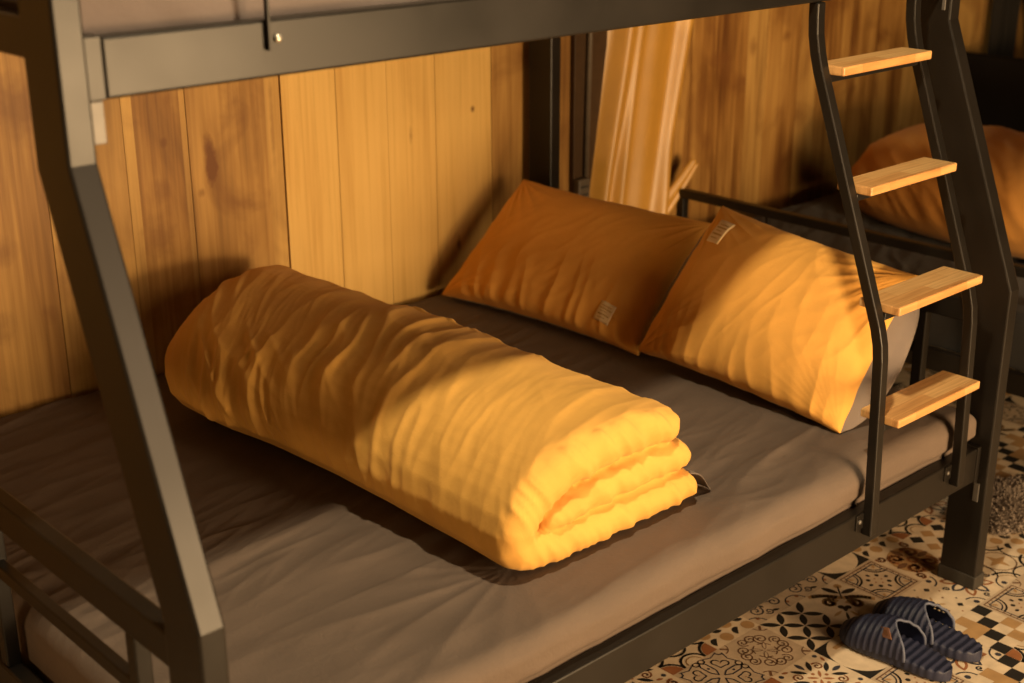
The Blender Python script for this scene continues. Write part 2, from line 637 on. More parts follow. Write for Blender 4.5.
        t.leaf(D(-0.42, 0), PI / 4, 0.28, 0.05, BLK)

    def circle(t):
        t.bg(BLK)
        t.disc((0.5, 0.5), 0.5, CRM, 2, 40)
        pts = [(0.5, 0.93), (0.93, 0.5), (0.5, 0.07), (0.07, 0.5), (0.5, 0.93)]
        t.stroke([(0.3, 0.82), (0.62, 0.82), (0.62, 0.5), (0.86, 0.5)], 0.055, TAN, 3)

    def framed(t):
        t.bg(GRY)
        def q():
            t.stroke([(0.06, 0.94), (0.94, 0.94)], 0.016, BRN)
            t.stroke([(0.12, 0.88), (0.88, 0.88)], 0.016, NVY)
            for k in range(7):
                t.stroke([(0.15 + 0.115 * k, 0.89), (0.15 + 0.115 * k, 0.94)], 0.012, BRN)
            t.arc((0.88, 0.88), 0.26, 0.024, PI, 1.5 * PI, BLK)
            t.arc((0.88, 0.88), 0.20, 0.018, PI, 1.5 * PI, NVY)
            t.disc((0.62, 0.62), 0.04, BLK, n=8)
            t.disc((0.5, 0.70), 0.03, NVY, n=8)
            t.disc((0.72, 0.5), 0.03, BLK, n=8)
            t.leaf((0.82, 0.82), PI / 4, 0.12, 0.05, TAN)
            t.disc((0.5, 0.58), 0.018, TER, n=6)
        t.sym(q)

    def brownscroll(t):
        t.bg(CRM)
        t.disc((0.5, 0.5), 0.42, TAN, 2, 26)
        def q():
            t.spiral((0.70, 0.68), 0.03, 0.15, 0.5, 1.3, 0.05, TER, 3)
            t.spiral((0.86, 0.88), 0.02, 0.09, 2.2, -1.2, 0.03, TER, 3)
            t.leaf((0.5, 0.80), PI / 2, 0.28, 0.12, BRN, 3)
            t.disc((0.62, 0.62), 0.04, BRN, 3, 10)
        t.sym(q)
        t.disc((0.5, 0.5), 0.10, TER, 3)
        t.disc((0.5, 0.5), 0.05, TAN, 4)

    def dots(t):
        t.bg(CRM)
        def q():
            t.poly([(0.80, 0.86), (0.86, 0.80), (0.80, 0.74), (0.74, 0.80)], BLK)
            t.disc((0.5, 0.78), 0.022, BRN, n=8)
            t.disc((0.65, 0.93), 0.018, NVY, n=8)
            t.disc((0.93, 0.65), 0.018, TER, n=8)
            t.leaf((0.60, 0.60), PI / 4, 0.12, 0.04, TAN)
        t.sym(q)
        t.disc((0.5, 0.5), 0.03, BLK, n=10)

    def checker(t):
        t.bg(CRM)
        n = 4
        for a in range(n):
            for b in range(n):
                k = (a + b) % 2
                if k == 0:
                    m = BLK if (a * 3 + b) % 4 != 2 else TAN
                    t.poly([(a / n, b / n), ((a + 1) / n, b / n), ((a + 1) / n, (b + 1) / n), (a / n, (b + 1) / n)], m)
                elif (a + 2 * b) % 5 == 0:
                    t.poly([(a / n, b / n), ((a + 1) / n, b / n), ((a + 1) / n, (b + 1) / n), (a / n, (b + 1) / n)], TAN)

    def ogee(t):
        t.bg(CRM)
        def q():
            t.arc((1, 1), 0.33, 0.034, PI, 1.5 * PI, BLK)
            t.arc((1, 1), 0.24, 0.014, PI, 1.5 * PI, TAN)
            t.arc((0.5, 1.12), 0.3, 0.02, PI * 1.15, PI * 1.85, BLK)
        t.sym(q)
        t.poly([(0.5, 0.74), (0.56, 0.56), (0.74, 0.5), (0.56, 0.44), (0.5, 0.26), (0.44, 0.44), (0.26, 0.5), (0.44, 0.56)], TAN)
        t.arc((0.5, 0.5), 0.30, 0.016, 0, 2 * PI, BRN)

    def flower(t):
        t.bg(CRM)
        def q():
            t.leaf((0.5, 0.74), PI / 2, 0.36, 0.2, NVY)
            t.leaf((0.5, 0.73), PI / 2, 0.26, 0.11, CRM, 3)
            t.leaf((0.69, 0.69), PI / 4, 0.36, 0.18, TER)
            t.leaf((0.69, 0.69), PI / 4, 0.24, 0.09, CRM, 3)
            t.disc((0.93, 0.93), 0.05, NVY, n=8)
            t.arc((1, 1), 0.22, 0.02, PI, 1.5 * PI, NVY)
            t.spiral((0.60, 0.93), 0.01, 0.06, 0, 1.2, 0.02, NVY)
        t.sym(q)
        t.disc((0.5, 0.5), 0.09, TER, 3)
        t.disc((0.5, 0.5), 0.05, CRM, 4)

    def dense(t):
        t.bg(CRM)
        def q():
            t.leaf((0.62, 0.80), 0.9, 0.26, 0.08, BLK)
            t.leaf((0.80, 0.62), 0.65, 0.26, 0.08, BLK)
            t.spiral((0.72, 0.72), 0.015, 0.09, 0, 1.3, 0.02, TER)
            t.disc((0.90, 0.90), 0.04, NVY, n=8)
            t.disc((0.5, 0.64), 0.03, TER, n=8)
            t.leaf((0.5, 0.88), PI / 2, 0.2, 0.08, NVY)
            t.leaf((0.93, 0.78), 1.2, 0.12, 0.05, TER)
            t.leaf((0.58, 0.58), PI / 4, 0.18, 0.05, TER)
        t.sym(q)

    def diamonds(t):
        t.bg(CRM)
        for a in range(3):
            for b in range(3):
                c = (0.17 + 0.33 * a, 0.17 + 0.33 * b)
                m = BLK if (a + b) % 2 == 0 else TAN
                t.poly([(c[0] - 0.14, c[1] - 0.02), (c[0] + 0.02, c[1] - 0.14), (c[0] + 0.14, c[1] + 0.02), (c[0] - 0.02, c[1] + 0.14)], m)

    fixed = {(0, 0): petal, (-1, 0): spirals, (-2, 0): fleur, (-1, 1): goldcheck, (-2, 1): scallop, (0, 1): navyscroll, (1, 1): navyscroll,
             (1, 0): sprout, (2, 1): circle, (2, 0): framed, (3, 0): brownscroll, (3, 1): goldcheck, (4, 0): diamonds, (0, -1): circle,
             (1, -1): dense, (2, -1): dots, (3, -1): flower, (4, -1): ogee, (5, -1): goldcheck, (2, -2): checker, (1, -2): flower, (3, -2): framed,
             (0, -2): framed, (-1, -1): dense, (-2, -1): scallop, (5, 0): dense, (6, 0): diamonds, (4, 1): scallop, (5, 1): flower,
             (6, -1): spirals, (7, 0): diamonds, (5, 2): navyscroll, (6, 1): dense, (7, 1): checker}
    allm = [petal, spirals, fleur, goldcheck, scallop, navyscroll, sprout, circle, framed, brownscroll, dots, checker, ogee, flower, dense, diamonds]
    R = random.Random(5)
    for i in range(-10, 25):
        for j in range(-11, 9):
            t = Tile(i, j)
            f = fixed.get((i, j))
            if f is None:
                f = R.choice(allm); t.rot = R.randrange(4)
            f(t)
            t.rot = 0
    # plain slab under everything
    b = len(V)
    V.extend([(-2.3, -3.6, 0), (6.1, -3.6, 0), (6.1, WALL + 0.03, 0), (-2.3, WALL + 0.03, 0)])
    F.append((b, b + 1, b + 2, b + 3)); Mi.append(CRM)
    me = bpy.data.meshes.new('floor')
    me.from_pydata(V, [], F)
    me.polygons.foreach_set('material_index', Mi)
    me.update()

    def tilem(name, col):
        m, nt, bs = new_mat(name)
        tc = N(nt, 'ShaderNodeTexCoord')
        no = N(nt, 'ShaderNodeTexNoise')
        no.inputs['Scale'].default_value = 25
        no.inputs['Detail'].default_value = 6
        nt.links.new(tc.outputs['Object'], no.inputs['Vector'])
        r = ramp(nt, [(0.3, [c * 0.82 for c in col]), (0.7, [min(1, c * 1.08) for c in col])])
        nt.links.new(no.outputs['Fac'], r.inputs['Fac'])
        nt.links.new(r.outputs['Color'], bs.inputs['Base Color'])
        bs.inputs['Roughness'].default_value = 0.5
        bs.inputs['Specular IOR Level'].default_value = 0.3
        return m
    mats = [tilem('tile_cream', (0.66, 0.53, 0.38)), tilem('tile_tan', (0.42, 0.255, 0.115)), tilem('tile_black', (0.022, 0.02, 0.018)),
            tilem('tile_navy', (0.045, 0.045, 0.06)), tilem('tile_terracotta', (0.30, 0.12, 0.05)), tilem('tile_brown', (0.17, 0.085, 0.045)),
            tilem('tile_warm_grey', (0.53, 0.41, 0.29))]
    o = link('floor', me, mats)
    o['kind'] = 'structure'


build_floor()


# ================================================================== bunk bed
def build_bunk():
    bed = empty('bunk_bed', (0, 0, 0), 'charcoal steel bunk bed with slanted front posts and a ladder of four wooden steps', 'bunk bed')
    BV = 0.004

    def post(name, outline, x0, x1):
        mb = MB(); mb.prism_x(outline, x0, x1)
        return mb.build(name, METAL, bed, bevel=BV)

    k = 0.018
    front = [(0, 0.002), (B, 0.002), (B, ZK1 - k), (YS + B, ZK2 - k), (YS + B, 1.95), (YS, 1.95), (YS, ZK2), (0, ZK1)]
    for x0 in (0.0, LX):
        p = post('post', front, x0, x0 + A)
        mb = MB(); mb.box(x0 - 0.003, x0 + A + 0.003, -0.003, B + 0.003, 0.0006, 0.036)
        mb.build('foot_cap', CAPM, p, bevel=0.003)
        # weld plates where rails meet the post
        p2 = post('post', [(1.466, 0.002), (1.56, 0.002), (1.56, 1.95), (1.466, 1.95)], x0, x0 + A)
        mb = MB(); mb.box(x0 - 0.003, x0 + A + 0.003, 1.463, 1.563, 0.0006, 0.036)
        mb.build('foot_cap', CAPM, p2, bevel=0.003)

    def bar(name, x0, x1, y0, y1, z0, z1, bv=BV, mat=METAL, par=bed):
        mb = MB(); mb.box(x0, x1, y0, y1, z0, z1)
        return mb.build(name, mat, par, bevel=bv)

    # long rails
    r1 = bar('side_rail', A + 0.004, LX - 0.004, 0.0262, 0.0562, 0.284, 0.370)
    r2 = bar('side_rail', A + 0.004, LX - 0.004, 1.50, 1.53, 0.236, 0.3215)
    r3 = bar('upper_side_rail', A + 0.0275, LX - 0.004, 0.2333, 0.2633, 1.4066, 1.485)
    r4 = bar('upper_side_rail', A + 0.004, LX - 0.004, 1.50, 1.53, 1.4066, 1.485)
    # end brackets
    bar('rail_bracket', A, A + 0.0268, 0.231, 0.262, 1.4066, 1.4875, 0.002, METAL, r3)
    bar('rail_bracket', A + 0.0030, A + 0.0210, 0.2315, 0.2350, 1.352, 1.4062, 0.001, BRACKET, r3)
    bar('rail_bracket', LX - 0.014, LX, 0.023, 0.059, 0.280, 0.374, 0.002, METAL, r1)
    bar('rail_bracket', A, A + 0.014, 0.023, 0.059, 0.280, 0.374, 0.002, METAL, r1)
    bar('rail_bracket', LX - 0.014, LX, 0.231, 0.262, 1.4066, 1.4875, 0.002, METAL, r3)
    # hook tongues below the brackets on the head post
    bar('hook_tongue', LX - 0.003, LX, 0.016, 0.030, 0.232, 0.279, 0.001, BRACKET, r1)
    bar('hook_tongue', LX - 0.003, LX, 0.232, 0.240, 1.352, 1.405, 0.001, BRACKET, r3)
    # ends
    for x0, s in ((0.0, 1), (LX, -1)):
        bar('end_rail', x0 + 0.004, x0 + 0.036, B, 1.466, 0.284, 0.370)
        bar('end_rail', x0 + 0.004, x0 + 0.036, YS + B, 1.466, 1.455, 1.508)
        top = bar('end_bar', x0 + 0.006, x0 + 0.036, 0.085, 1.466, 0.658, 0.714)
        bar('end_bar', x0 + 0.010, x0 + 0.030, 0.232, 1.466, 0.550, 0.576, 0.003)
        for y in (0.205, 0.70, 1.12):
            bar('end_upright', x0 + 0.008, x0 + 0.034, y, y + 0.027, 0.370, 0.658, 0.003)
        bar('end_bar', x0 + 0.006, x0 + 0.036, YS + B, 1.466, 1.84, 1.88)
    # slats
    for z in (0.300, 1.418):
        for kx in range(11):
            x = 0.14 + 0.178 * kx
            bar('bed_slat', x, x + 0.06, 0.0562 if z < 1 else 0.2633, 1.50, z, z + 0.022, 0.002)
    # guard rail of the upper bunk: flat uprights bolted to the rail
    g = bar('guard_rail', 0.29, 1.50, 0.226, 0.246, 1.785, 1.81, 0.003)
    for x in (0.308, 1.47):
        u = bar('guard_upright', x, x + 0.0045 if x < 0.35 else x + 0.016, 0.2245, 0.2330, 1.444, 1.786, 0.001, METAL, g)
    mb = MB(); mb.cyl((0.3275, 0.2333, 1.4585), (0, -1, 0), 0.0062, 0.003, 16, dome=0.003)
    mb.build('bolt', BOLT, r3, smooth=True)

    # ---- ladder
    def rail_profile():
        fr = [(0.003, 0.318), (0.004, 0.40), (0.0125, 0.66), (0.0145, 0.71), (0.0185, 0.745), (0.028, 0.782)]
        p0 = Vector((0.028, 0.782)); p1 = Vector((0.196, 1.240))
        fr += [tuple(p0.lerp(p1, t)) for t in (0.33, 0.66, 1.0)]
        fr += [(0.2095, 1.276), (0.2195, 1.310), (0.2265, 1.345), (0.2285, 1.375), (0.2290, 1.4062)]
        return fr
    fr = rail_profile()
    d = 0.0232
    bk = []
    for i, (y, z) in enumerate(fr):
        a = Vector(fr[max(0, i - 1)]); b = Vector(fr[min(len(fr) - 1, i + 1)])
        t = (b - a).normalized(); n = Vector((t.y, -t.x))
        bk.append((y + n.x * d, z + n.y * d))
    bk[0] = (0.0262, 0.318); bk[-1] = (fr[-1][0] + d, 1.4062)
    bk[1] = (0.0265, 0.40)
    rails = []
    for x0 in (1.581, 1.930):
        mb = MB(); mb.prism_x(fr + bk[::-1], x0, x0 + 0.0252)
        r = mb.build('ladder_rail', METAL, bed, bevel=0.0028)
        rails.append(r)
        mb = MB(); mb.cyl((x0 - 0.014, 0.0262, 0.352), (0, -1, 0), 0.0055, 0.004, 14, dome=0.003)
        mb.build('bolt', BRACKET, r, smooth=True)
        mb = MB(); mb.box(x0 - 0.026, x0, 0.0225, 0.0262, 0.334, 0.369)
        mb.build('ladder_bracket', METAL, r, bevel=0.001)
    xa, xb = 1.6072, 1.9292
    for (y0, y1, zt) in ((-0.022, 0.071, 0.587), (0.001, 0.097, 0.825), (0.090, 0.172, 1.056), (0.176, 0.252, 1.284)):
        mb = MB(); mb.box(-(xb - xa) / 2, (xb - xa) / 2, -(y1 - y0) / 2, (y1 - y0) / 2, -0.0185, 0)
        st = mb.build('ladder_step', STEPM, bevel=0.003)
        st.parent = bed
        st.location = ((xa + xb) / 2, (y0 + y1) / 2, zt)
        mb = MB(); mb.box(xa - 0.0005, xb + 0.0005, y0 + 0.032, y0 + 0.058, zt - 0.0345, zt - 0.0187)
        sb = mb.build('step_support', METAL, None, bevel=0.002)
        sb.parent = st; sb.location = -Vector(st.location)
    return bed


build_bunk()


# ================================================================== mattresses with fitted sheets
def mattress(name, x0, x1, y0, y1, z0, z1, mat, label, rr=0.035, amp=1.0, seed=1, nx=470, ny=350, slope=0.2, cat='mattress'):
    def path(a, b, n):
        """coordinate along the width and how far it drops there"""
        h = (z1 - z0) * 0.96
        side = h - rr
        arc = rr * PI / 2
        tot = 2 * (side + arc) + (b - a - 2 * rr)
        c = []; dz = []
        for t in np.linspace(0, tot, n):
            s = t if t < tot / 2 else tot - t
            if s < side:
                v, q = 0.0, rr + side - s
            elif s < side + arc:
                th = (s - side) / rr
                v, q = rr * (1 - math.cos(th)), rr * (1 - math.sin(th))
            else:
                v, q = rr + (s - side - arc), 0.0
            c.append(a + v if t < tot / 2 else b - v)
            dz.append(q)
        return np.array(c), np.array(dz)
    cx, dx = path(x0, x1, nx); cy, dy = path(y0, y1, ny)
    X, Y = np.meshgrid(cx, cy, indexing='ij')
    DX, DY = np.meshgrid(dx, dy, indexing='ij')
    drop = np.maximum(DX, DY)
    Z = z1 - drop
    # creases: long folds close to the x direction, finer crumple over them
    q = Y - slope * X + 0.03 * pn(X * 2.5, Y * 2.5, seed)
    top = np.exp(-drop / 0.05)
    fold = ridge(X * 1.1 + 3 * Y, q * 6.5, seed + 1, 2.2)
    mask = sstep(-0.15, 0.35, pn(X * 1.4, Y * 1.6, seed + 2))
    fine = ridge(X * 3.0 + 2 * Y, q * 17, seed + 3, 1.6)
    wq = q + 0.035 * pn(X * 6, Y * 6, seed + 8)
    fine = fine * 0.6 + 0.75 * ridge(X * 4.5 + 1.5 * Y, wq * 24, seed + 9, 2.4) * sstep(-0.1, 0.3, pn(X * 3, Y * 3, seed + 10))
    crump = pn(X * 9, Y * 13, seed + 4)
    frontness = sstep(0.75, 0.25, Y)
    dz = amp * (0.014 * fold * (0.25 + 0.75 * mask) * (0.35 + 0.65 * frontness) + 0.0042 * fine * (0.4 + 0.6 * mask) + 0.0022 * crump - 0.004)
    # fabric pulled from under the folded duvet towards the near corner
    if seed == 1:
        rx, ry = X - 0.77, Y - 0.24
        rad = np.hypot(rx, ry); an = np.arctan2(ry, rx)
        pull = np.exp(-(rad - 0.22) ** 2 / 0.03) * sstep(PI * 0.55, PI * 0.85, np.abs(an)) * (ry < 0.12)
        dz = dz + 0.005 * pull * ridge(rad * 0.8, an * 3.4, 21, 1.5)
    if seed == 1:
        dz = dz * (1 - 0.75 * sstep(1.55, 1.75, X))
    Z = Z + dz * top
    # gentle swelling and gathers on the near side
    sy = 0.004 * pn(X * 7, Z * 12, seed + 6) + 0.004 * ridge(X * 5 + Z * 6, Z * 4, seed + 7)
    Y = Y - np.where(dy[None, :] > 0, 1, 0) * np.where(Y < (y0 + y1) / 2, 1, -1) * sy * sstep(0.005, 0.04, DY) * np.where(drop > rr * 0.5, 1, 0)
    if seed == 1:
        # the sheet swells out over the top of the near rail
        over = (0.015 + 0.010 * np.clip(pn(X * 2.2, X * 0 + 3.3, 17) * 2.2 + 0.2, -0.8, 0.7)) * sstep(0.374, 0.402, Z)
        Y = Y - np.where(Y < 0.3, 1, 0) * over * sstep(0.22, 0.09, Y)
        Y = np.maximum(Y, 0.0365)
    P = np.stack([X, Y, Z], -1)
    me = grid_mesh(name, P)
    bm = bmesh.new(); bm.from_mesh(me)
    # close underneath
    be = [e for e in bm.edges if e.is_boundary]
    bmesh.ops.contextual_create(bm, geom=be)
    bmesh.ops.recalc_face_normals(bm, faces=bm.faces)
    bm.to_mesh(me); bm.free()
    o = link(name, me, mat, smooth=True)
    tag(o, label, cat)
    return o


mattress('mattress', 0.048, 2.052, 0.0600, 1.578, 0.3225, ZM, SHEETM,
         'lower bunk mattress in a creased taupe brown sheet under the folded duvet', seed=1)
mattress('mattress', 0.048, 2.052, 0.270, 1.49, 1.441, 1.60, UPPERM,
         'upper bunk mattress in pale mauve grey cloth above the long rail', seed=31, amp=1.2, nx=200, ny=140)


# ================================================================== folded duvets
def strip_shell(mb, path, rad, yfun, ny=60, nseg=22):
    """thick quilt strip: centre path in (x,z), radius list, swept along y with rounded ends.
    yfun(t) -> (y, scale, dx, dz)"""
    pts = [Vector(p) for p in path]
    # resample
    d = [0]
    for a, b in zip(pts[:-1], pts[1:]): d.append(d[-1] + (b - a).length)
    def samp(s):
        for i in range(len(d) - 1):
            if s <= d[i + 1] + 1e-9:
                f = (s - d[i]) / (d[i + 1] - d[i])
                return pts[i].lerp(pts[i + 1], f), rad[i] + (rad[i + 1] - rad[i]) * f
        return pts[-1], rad[-1]
    n = 40
    C = [samp(d[-1] * k / n) for k in range(n + 1)]
    cen = [c for c, r in C]
    # smooth
    for _ in range(3):
        cen = [cen[0]] + [(cen[i - 1] + cen[i] * 2 + cen[i + 1]) / 4 for i in range(1, n)] + [cen[-1]]
    rr = [r for c, r in C]
    tang = [(cen[min(n, i + 1)] - cen[max(0, i - 1)]).normalized() for i in range(n + 1)]

    def outline(sc):
        out = []
        for i in range(n + 1):
            nrm = Vector((-tang[i].y, tang[i].x)); out.append(cen[i] + nrm * rr[i] * sc)
        e = cen[-1]; t = tang[-1]; nn = Vector((-t.y, t.x))
        for k in range(1, 8):
            a = PI * k / 8; out.append(e + (nn * math.cos(a) + t * math.sin(a)) * rr[-1] * sc)
        for i in range(n, -1, -1):
            nrm = Vector((-tang[i].y, tang[i].x)); out.append(cen[i] - nrm * rr[i] * sc)
        e = cen[0]; t = -tang[0]; nn = Vector((-t.y, t.x))
        for k in range(1, 8):
            a = PI * k / 8; out.append(e + (nn * math.cos(a) + t * math.sin(a)) * rr[0] * sc)
        return out
    rows = []
    for k in range(ny + 1):
        y, sc, dx, dz, sx = yfun(k / ny)
        rows.append([(p.x * sx + dx, y, p.y + dz) for p in outline(max(sc, 0.02))])
    m = len(rows[0])
    V = [p for r in rows for p in r]
    F = []
    for i in range(ny):
        for j in range(m):
            F.append((i * m + j, i * m + (j + 1) % m, (i + 1) * m + (j + 1) % m, (i + 1) * m + j))
    F.append(tuple(range(m - 1, -1, -1))); F.append(tuple(range(ny * m, (ny + 1) * m)))
    mb.add(V, F)


def remeshed(me, voxel, smooth_it=3):
    o = bpy.data.objects.new('tmp_remesh', me)
    COL.objects.link(o)
    bm = bmesh.new(); bm.from_mesh(me); bmesh.ops.recalc_face_normals(bm, faces=bm.faces); bm.to_mesh(me); bm.free()
    r = o.modifiers.new('r', 'REMESH'); r.mode = 'VOXEL'; r.voxel_size = voxel
    s = o.modifiers.new('s', 'SMOOTH'); s.iterations = smooth_it; s.factor = 0.5
    dg = bpy.context.evaluated_depsgraph_get()
    dg.update()
    new = bpy.data.meshes.new_from_object(o.evaluated_get(dg))
    bpy.data.objects.remove(o)
    return new


def get_co(me):
    n = len(me.vertices)
    co = np.empty(n * 3); me.vertices.foreach_get('co', co); co = co.reshape(n, 3)
    no = np.empty(n * 3); me.vertex_normals.foreach_get('vector', no); no = no.reshape(n, 3)
    return co, no


def main_duvet():
    root = empty('folded_duvet', (0.97, 0.85, ZM), 'folded mustard yellow duvet lying across the lower bunk mattress by the plank wall', 'duvet')
    y0, y1 = 0.172, 1.535

    def yfun(off0, rb0=0.04, rb1=0.10):
        def f(t):
            # denser near the ends
            tt = 0.5 - 0.5 * math.cos(PI * t)
            ya = y0 + off0
            y = ya + (y1 - ya) * tt
            sc = 1.0
            if y < ya + rb0:
                sc = math.sqrt(max(0, 1 - ((ya + rb0 - y) / rb0) ** 2))
            if y > y1 - rb1:
                sc = min(sc, math.sqrt(max(0, 1 - ((y - y1 + rb1) / rb1) ** 2)))
            yn = (y - y0) / 1.25
            dx = -0.060 * yn + 0.012 * math.sin(yn * 5)
            dz = 0.008 * math.sin(yn * PI) + 0.030 * max(0, yn - 0.25)
            return y, sc, dx, dz, 1.0 + 0.02 * yn
        return f
    mb = MB()
    z = ZM
    # outer wrap: top layer, round the left, bottom layer
    strip_shell(mb, [(1.138, z + 0.184), (1.04, z + 0.202), (0.92, z + 0.196), (0.80, z + 0.174), (0.735, z + 0.118), (0.728, z + 0.066), (0.785, z + 0.041), (1.0, z + 0.040), (1.12, z + 0.041), (1.190, z + 0.039)],
                [0.034, 0.042, 0.046, 0.048, 0.046, 0.044, 0.039, 0.037, 0.037, 0.034], yfun(0.0, 0.04))
    # layer tucked between
    strip_shell(mb, [(0.822, z + 0.094), (0.94, z + 0.112), (1.06, z + 0.117), (1.174, z + 0.111)], [0.025, 0.034, 0.037, 0.033], yfun(0.006, 0.035))
    me = remeshed(mb.mesh('cover'), 0.005, 1)
    co, no = get_co(me)
    co[:, 1] -= 0.50 * np.maximum(1.16 - co[:, 0], 0) * sstep(0.7, 1.5, co[:, 1])
    me.vertices.foreach_set('co', co.reshape(-1)); me.update()
    for it in range(1):
        co, no = get_co(me)
        x, y, zz = co[:, 0], co[:, 1], co[:, 2]
        s = x + 1.0 * (zz - z - 0.2) * (no[:, 0] < 0.3)
        yn = np.clip((y - 0.2) / 1.2, 0, 1)
        slope = 0.28 + 0.55 * yn
        q = y - slope * (s - 1.0) + 0.045 * pn(s * 3.5, y * 3.5, 2) + 0.008 * pn(s * 9, y * 9, 22)
        upper = sstep(-0.75, -0.1, no[:, 2])
        notend = sstep(-0.9, -0.3, no[:, 1])
        mask = sstep(-0.3, 0.3, pn(s * 2.0, q * 2.5, 5))
        mid = 0.35 + 0.65 * sstep(0.10, 0.45, yn)
        left = sstep(1.18, 0.85, s)
        big = ridge(s * 1.6, q * 7.5, 3, 1.7)
        med = ridge(s * 2.6 + 5, q * 14, 4, 2.0)
        fine = ridge(s * 5 + 2, q * 34, 6, 2.0)
        diag = ridge(s * 2.2 + 3, (y - 1.15 * (s - 1.0) + 0.05 * pn(s * 4, y * 3, 25)) * 9, 26, 2.6)
        d = 0.010 * diag * sstep(-0.1, 0.35, pn(s * 2.6, y * 2.6, 27)) * mid + 0.0140 * big * (0.35 + 0.65 * mask) * mid + 0.0085 * med * (0.3 + 0.7 * mask) * (0.5 + 0.5 * left) * (0.5 + 0.5 * mid) + 0.0016 * fine * (0.4 + 0.6 * left)
        d = d - 0.005
        d *= upper * notend
        # puckers on the rounded near end
        end = sstep(-0.25, -0.75, no[:, 1]) * (y < 0.4)
        d += end * (0.006 * ridge(x * 13 + zz * 9, zz * 5, 8, 1.4) + 0.0045 * ridge(x * 27 + zz * 14, zz * 9 + x * 6, 9, 1.6) - 0.004)
        d += 0.004 * pn(x * 6, y * 6 + zz * 8, 12)
        co = co + no * d[:, None]
        co[:, 2] = np.maximum(co[:, 2], ZM + 0.006)
        me.vertices.foreach_set('co', co.reshape(-1)); me.update()
    link('cover', me, MUSTARD, root, smooth=True)
    # grey lining showing as a flap at the near right corner, and along the far left edge
    def flap(rows, thick=0.006):
        P = np.array(rows, float)
        m = MB()
        nu, nv = P.shape[:2]
        lo = P.copy(); lo[:, :, 2] -= thick
        V = np.concatenate([P.reshape(-1, 3), lo.reshape(-1, 3)]).tolist()
        F = []
        for i in range(nu - 1):
            for j in range(nv - 1):
                a = i * nv + j
                F.append((a, a + nv, a + nv + 1, a + 1))
                b = a + nu * nv
                F.append((b, b + 1, b + nv + 1, b + nv))
        K = nu * nv
        for i in range(nu - 1):
            F.append((i * nv, i * nv + K, (i + 1) * nv + K, (i + 1) * nv))
            F.append((i * nv + nv - 1, (i + 1) * nv + nv - 1, (i + 1) * nv + nv - 1 + K, i * nv + nv - 1 + K))
        for j in range(nv - 1):
            F.append((j, j + 1, j + 1 + K, j + K))
            c = (nu - 1) * nv + j
            F.append((c, c + K, c + 1 + K, c + 1))
        m.add(V, F)
        return m
    rows = []
    for k in range(14):
        t = k / 13
        y = 0.184 + 0.95 * t ** 1.6
        sh = -0.014 - 0.060 * (y - 0.2) / 1.25
        tip = math.exp(-((t - 0.10) / 0.16) ** 2)
        rows.append([(1.205 + sh, y, z + 0.070 - 0.008 * t), (1.238 + sh + 0.003 * tip, y - 0.002, z + 0.062 - 0.010 * t), (1.255 + sh + 0.006 * tip, y - 0.002, z + 0.036),
                     (1.262 + sh + 0.018 * tip, y, z + 0.014), (1.268 + sh + 0.026 * tip, y + 0.004, z + 0.0075)])
    o = flap(rows, 0.004).build('lining', GREYLIN, root, smooth=True)
    s = o.modifiers.new('s', 'SUBSURF'); s.levels = 1; s.render_levels = 2
    o['label'] = 'grey lining of the duvet'
    return root


main_duvet()


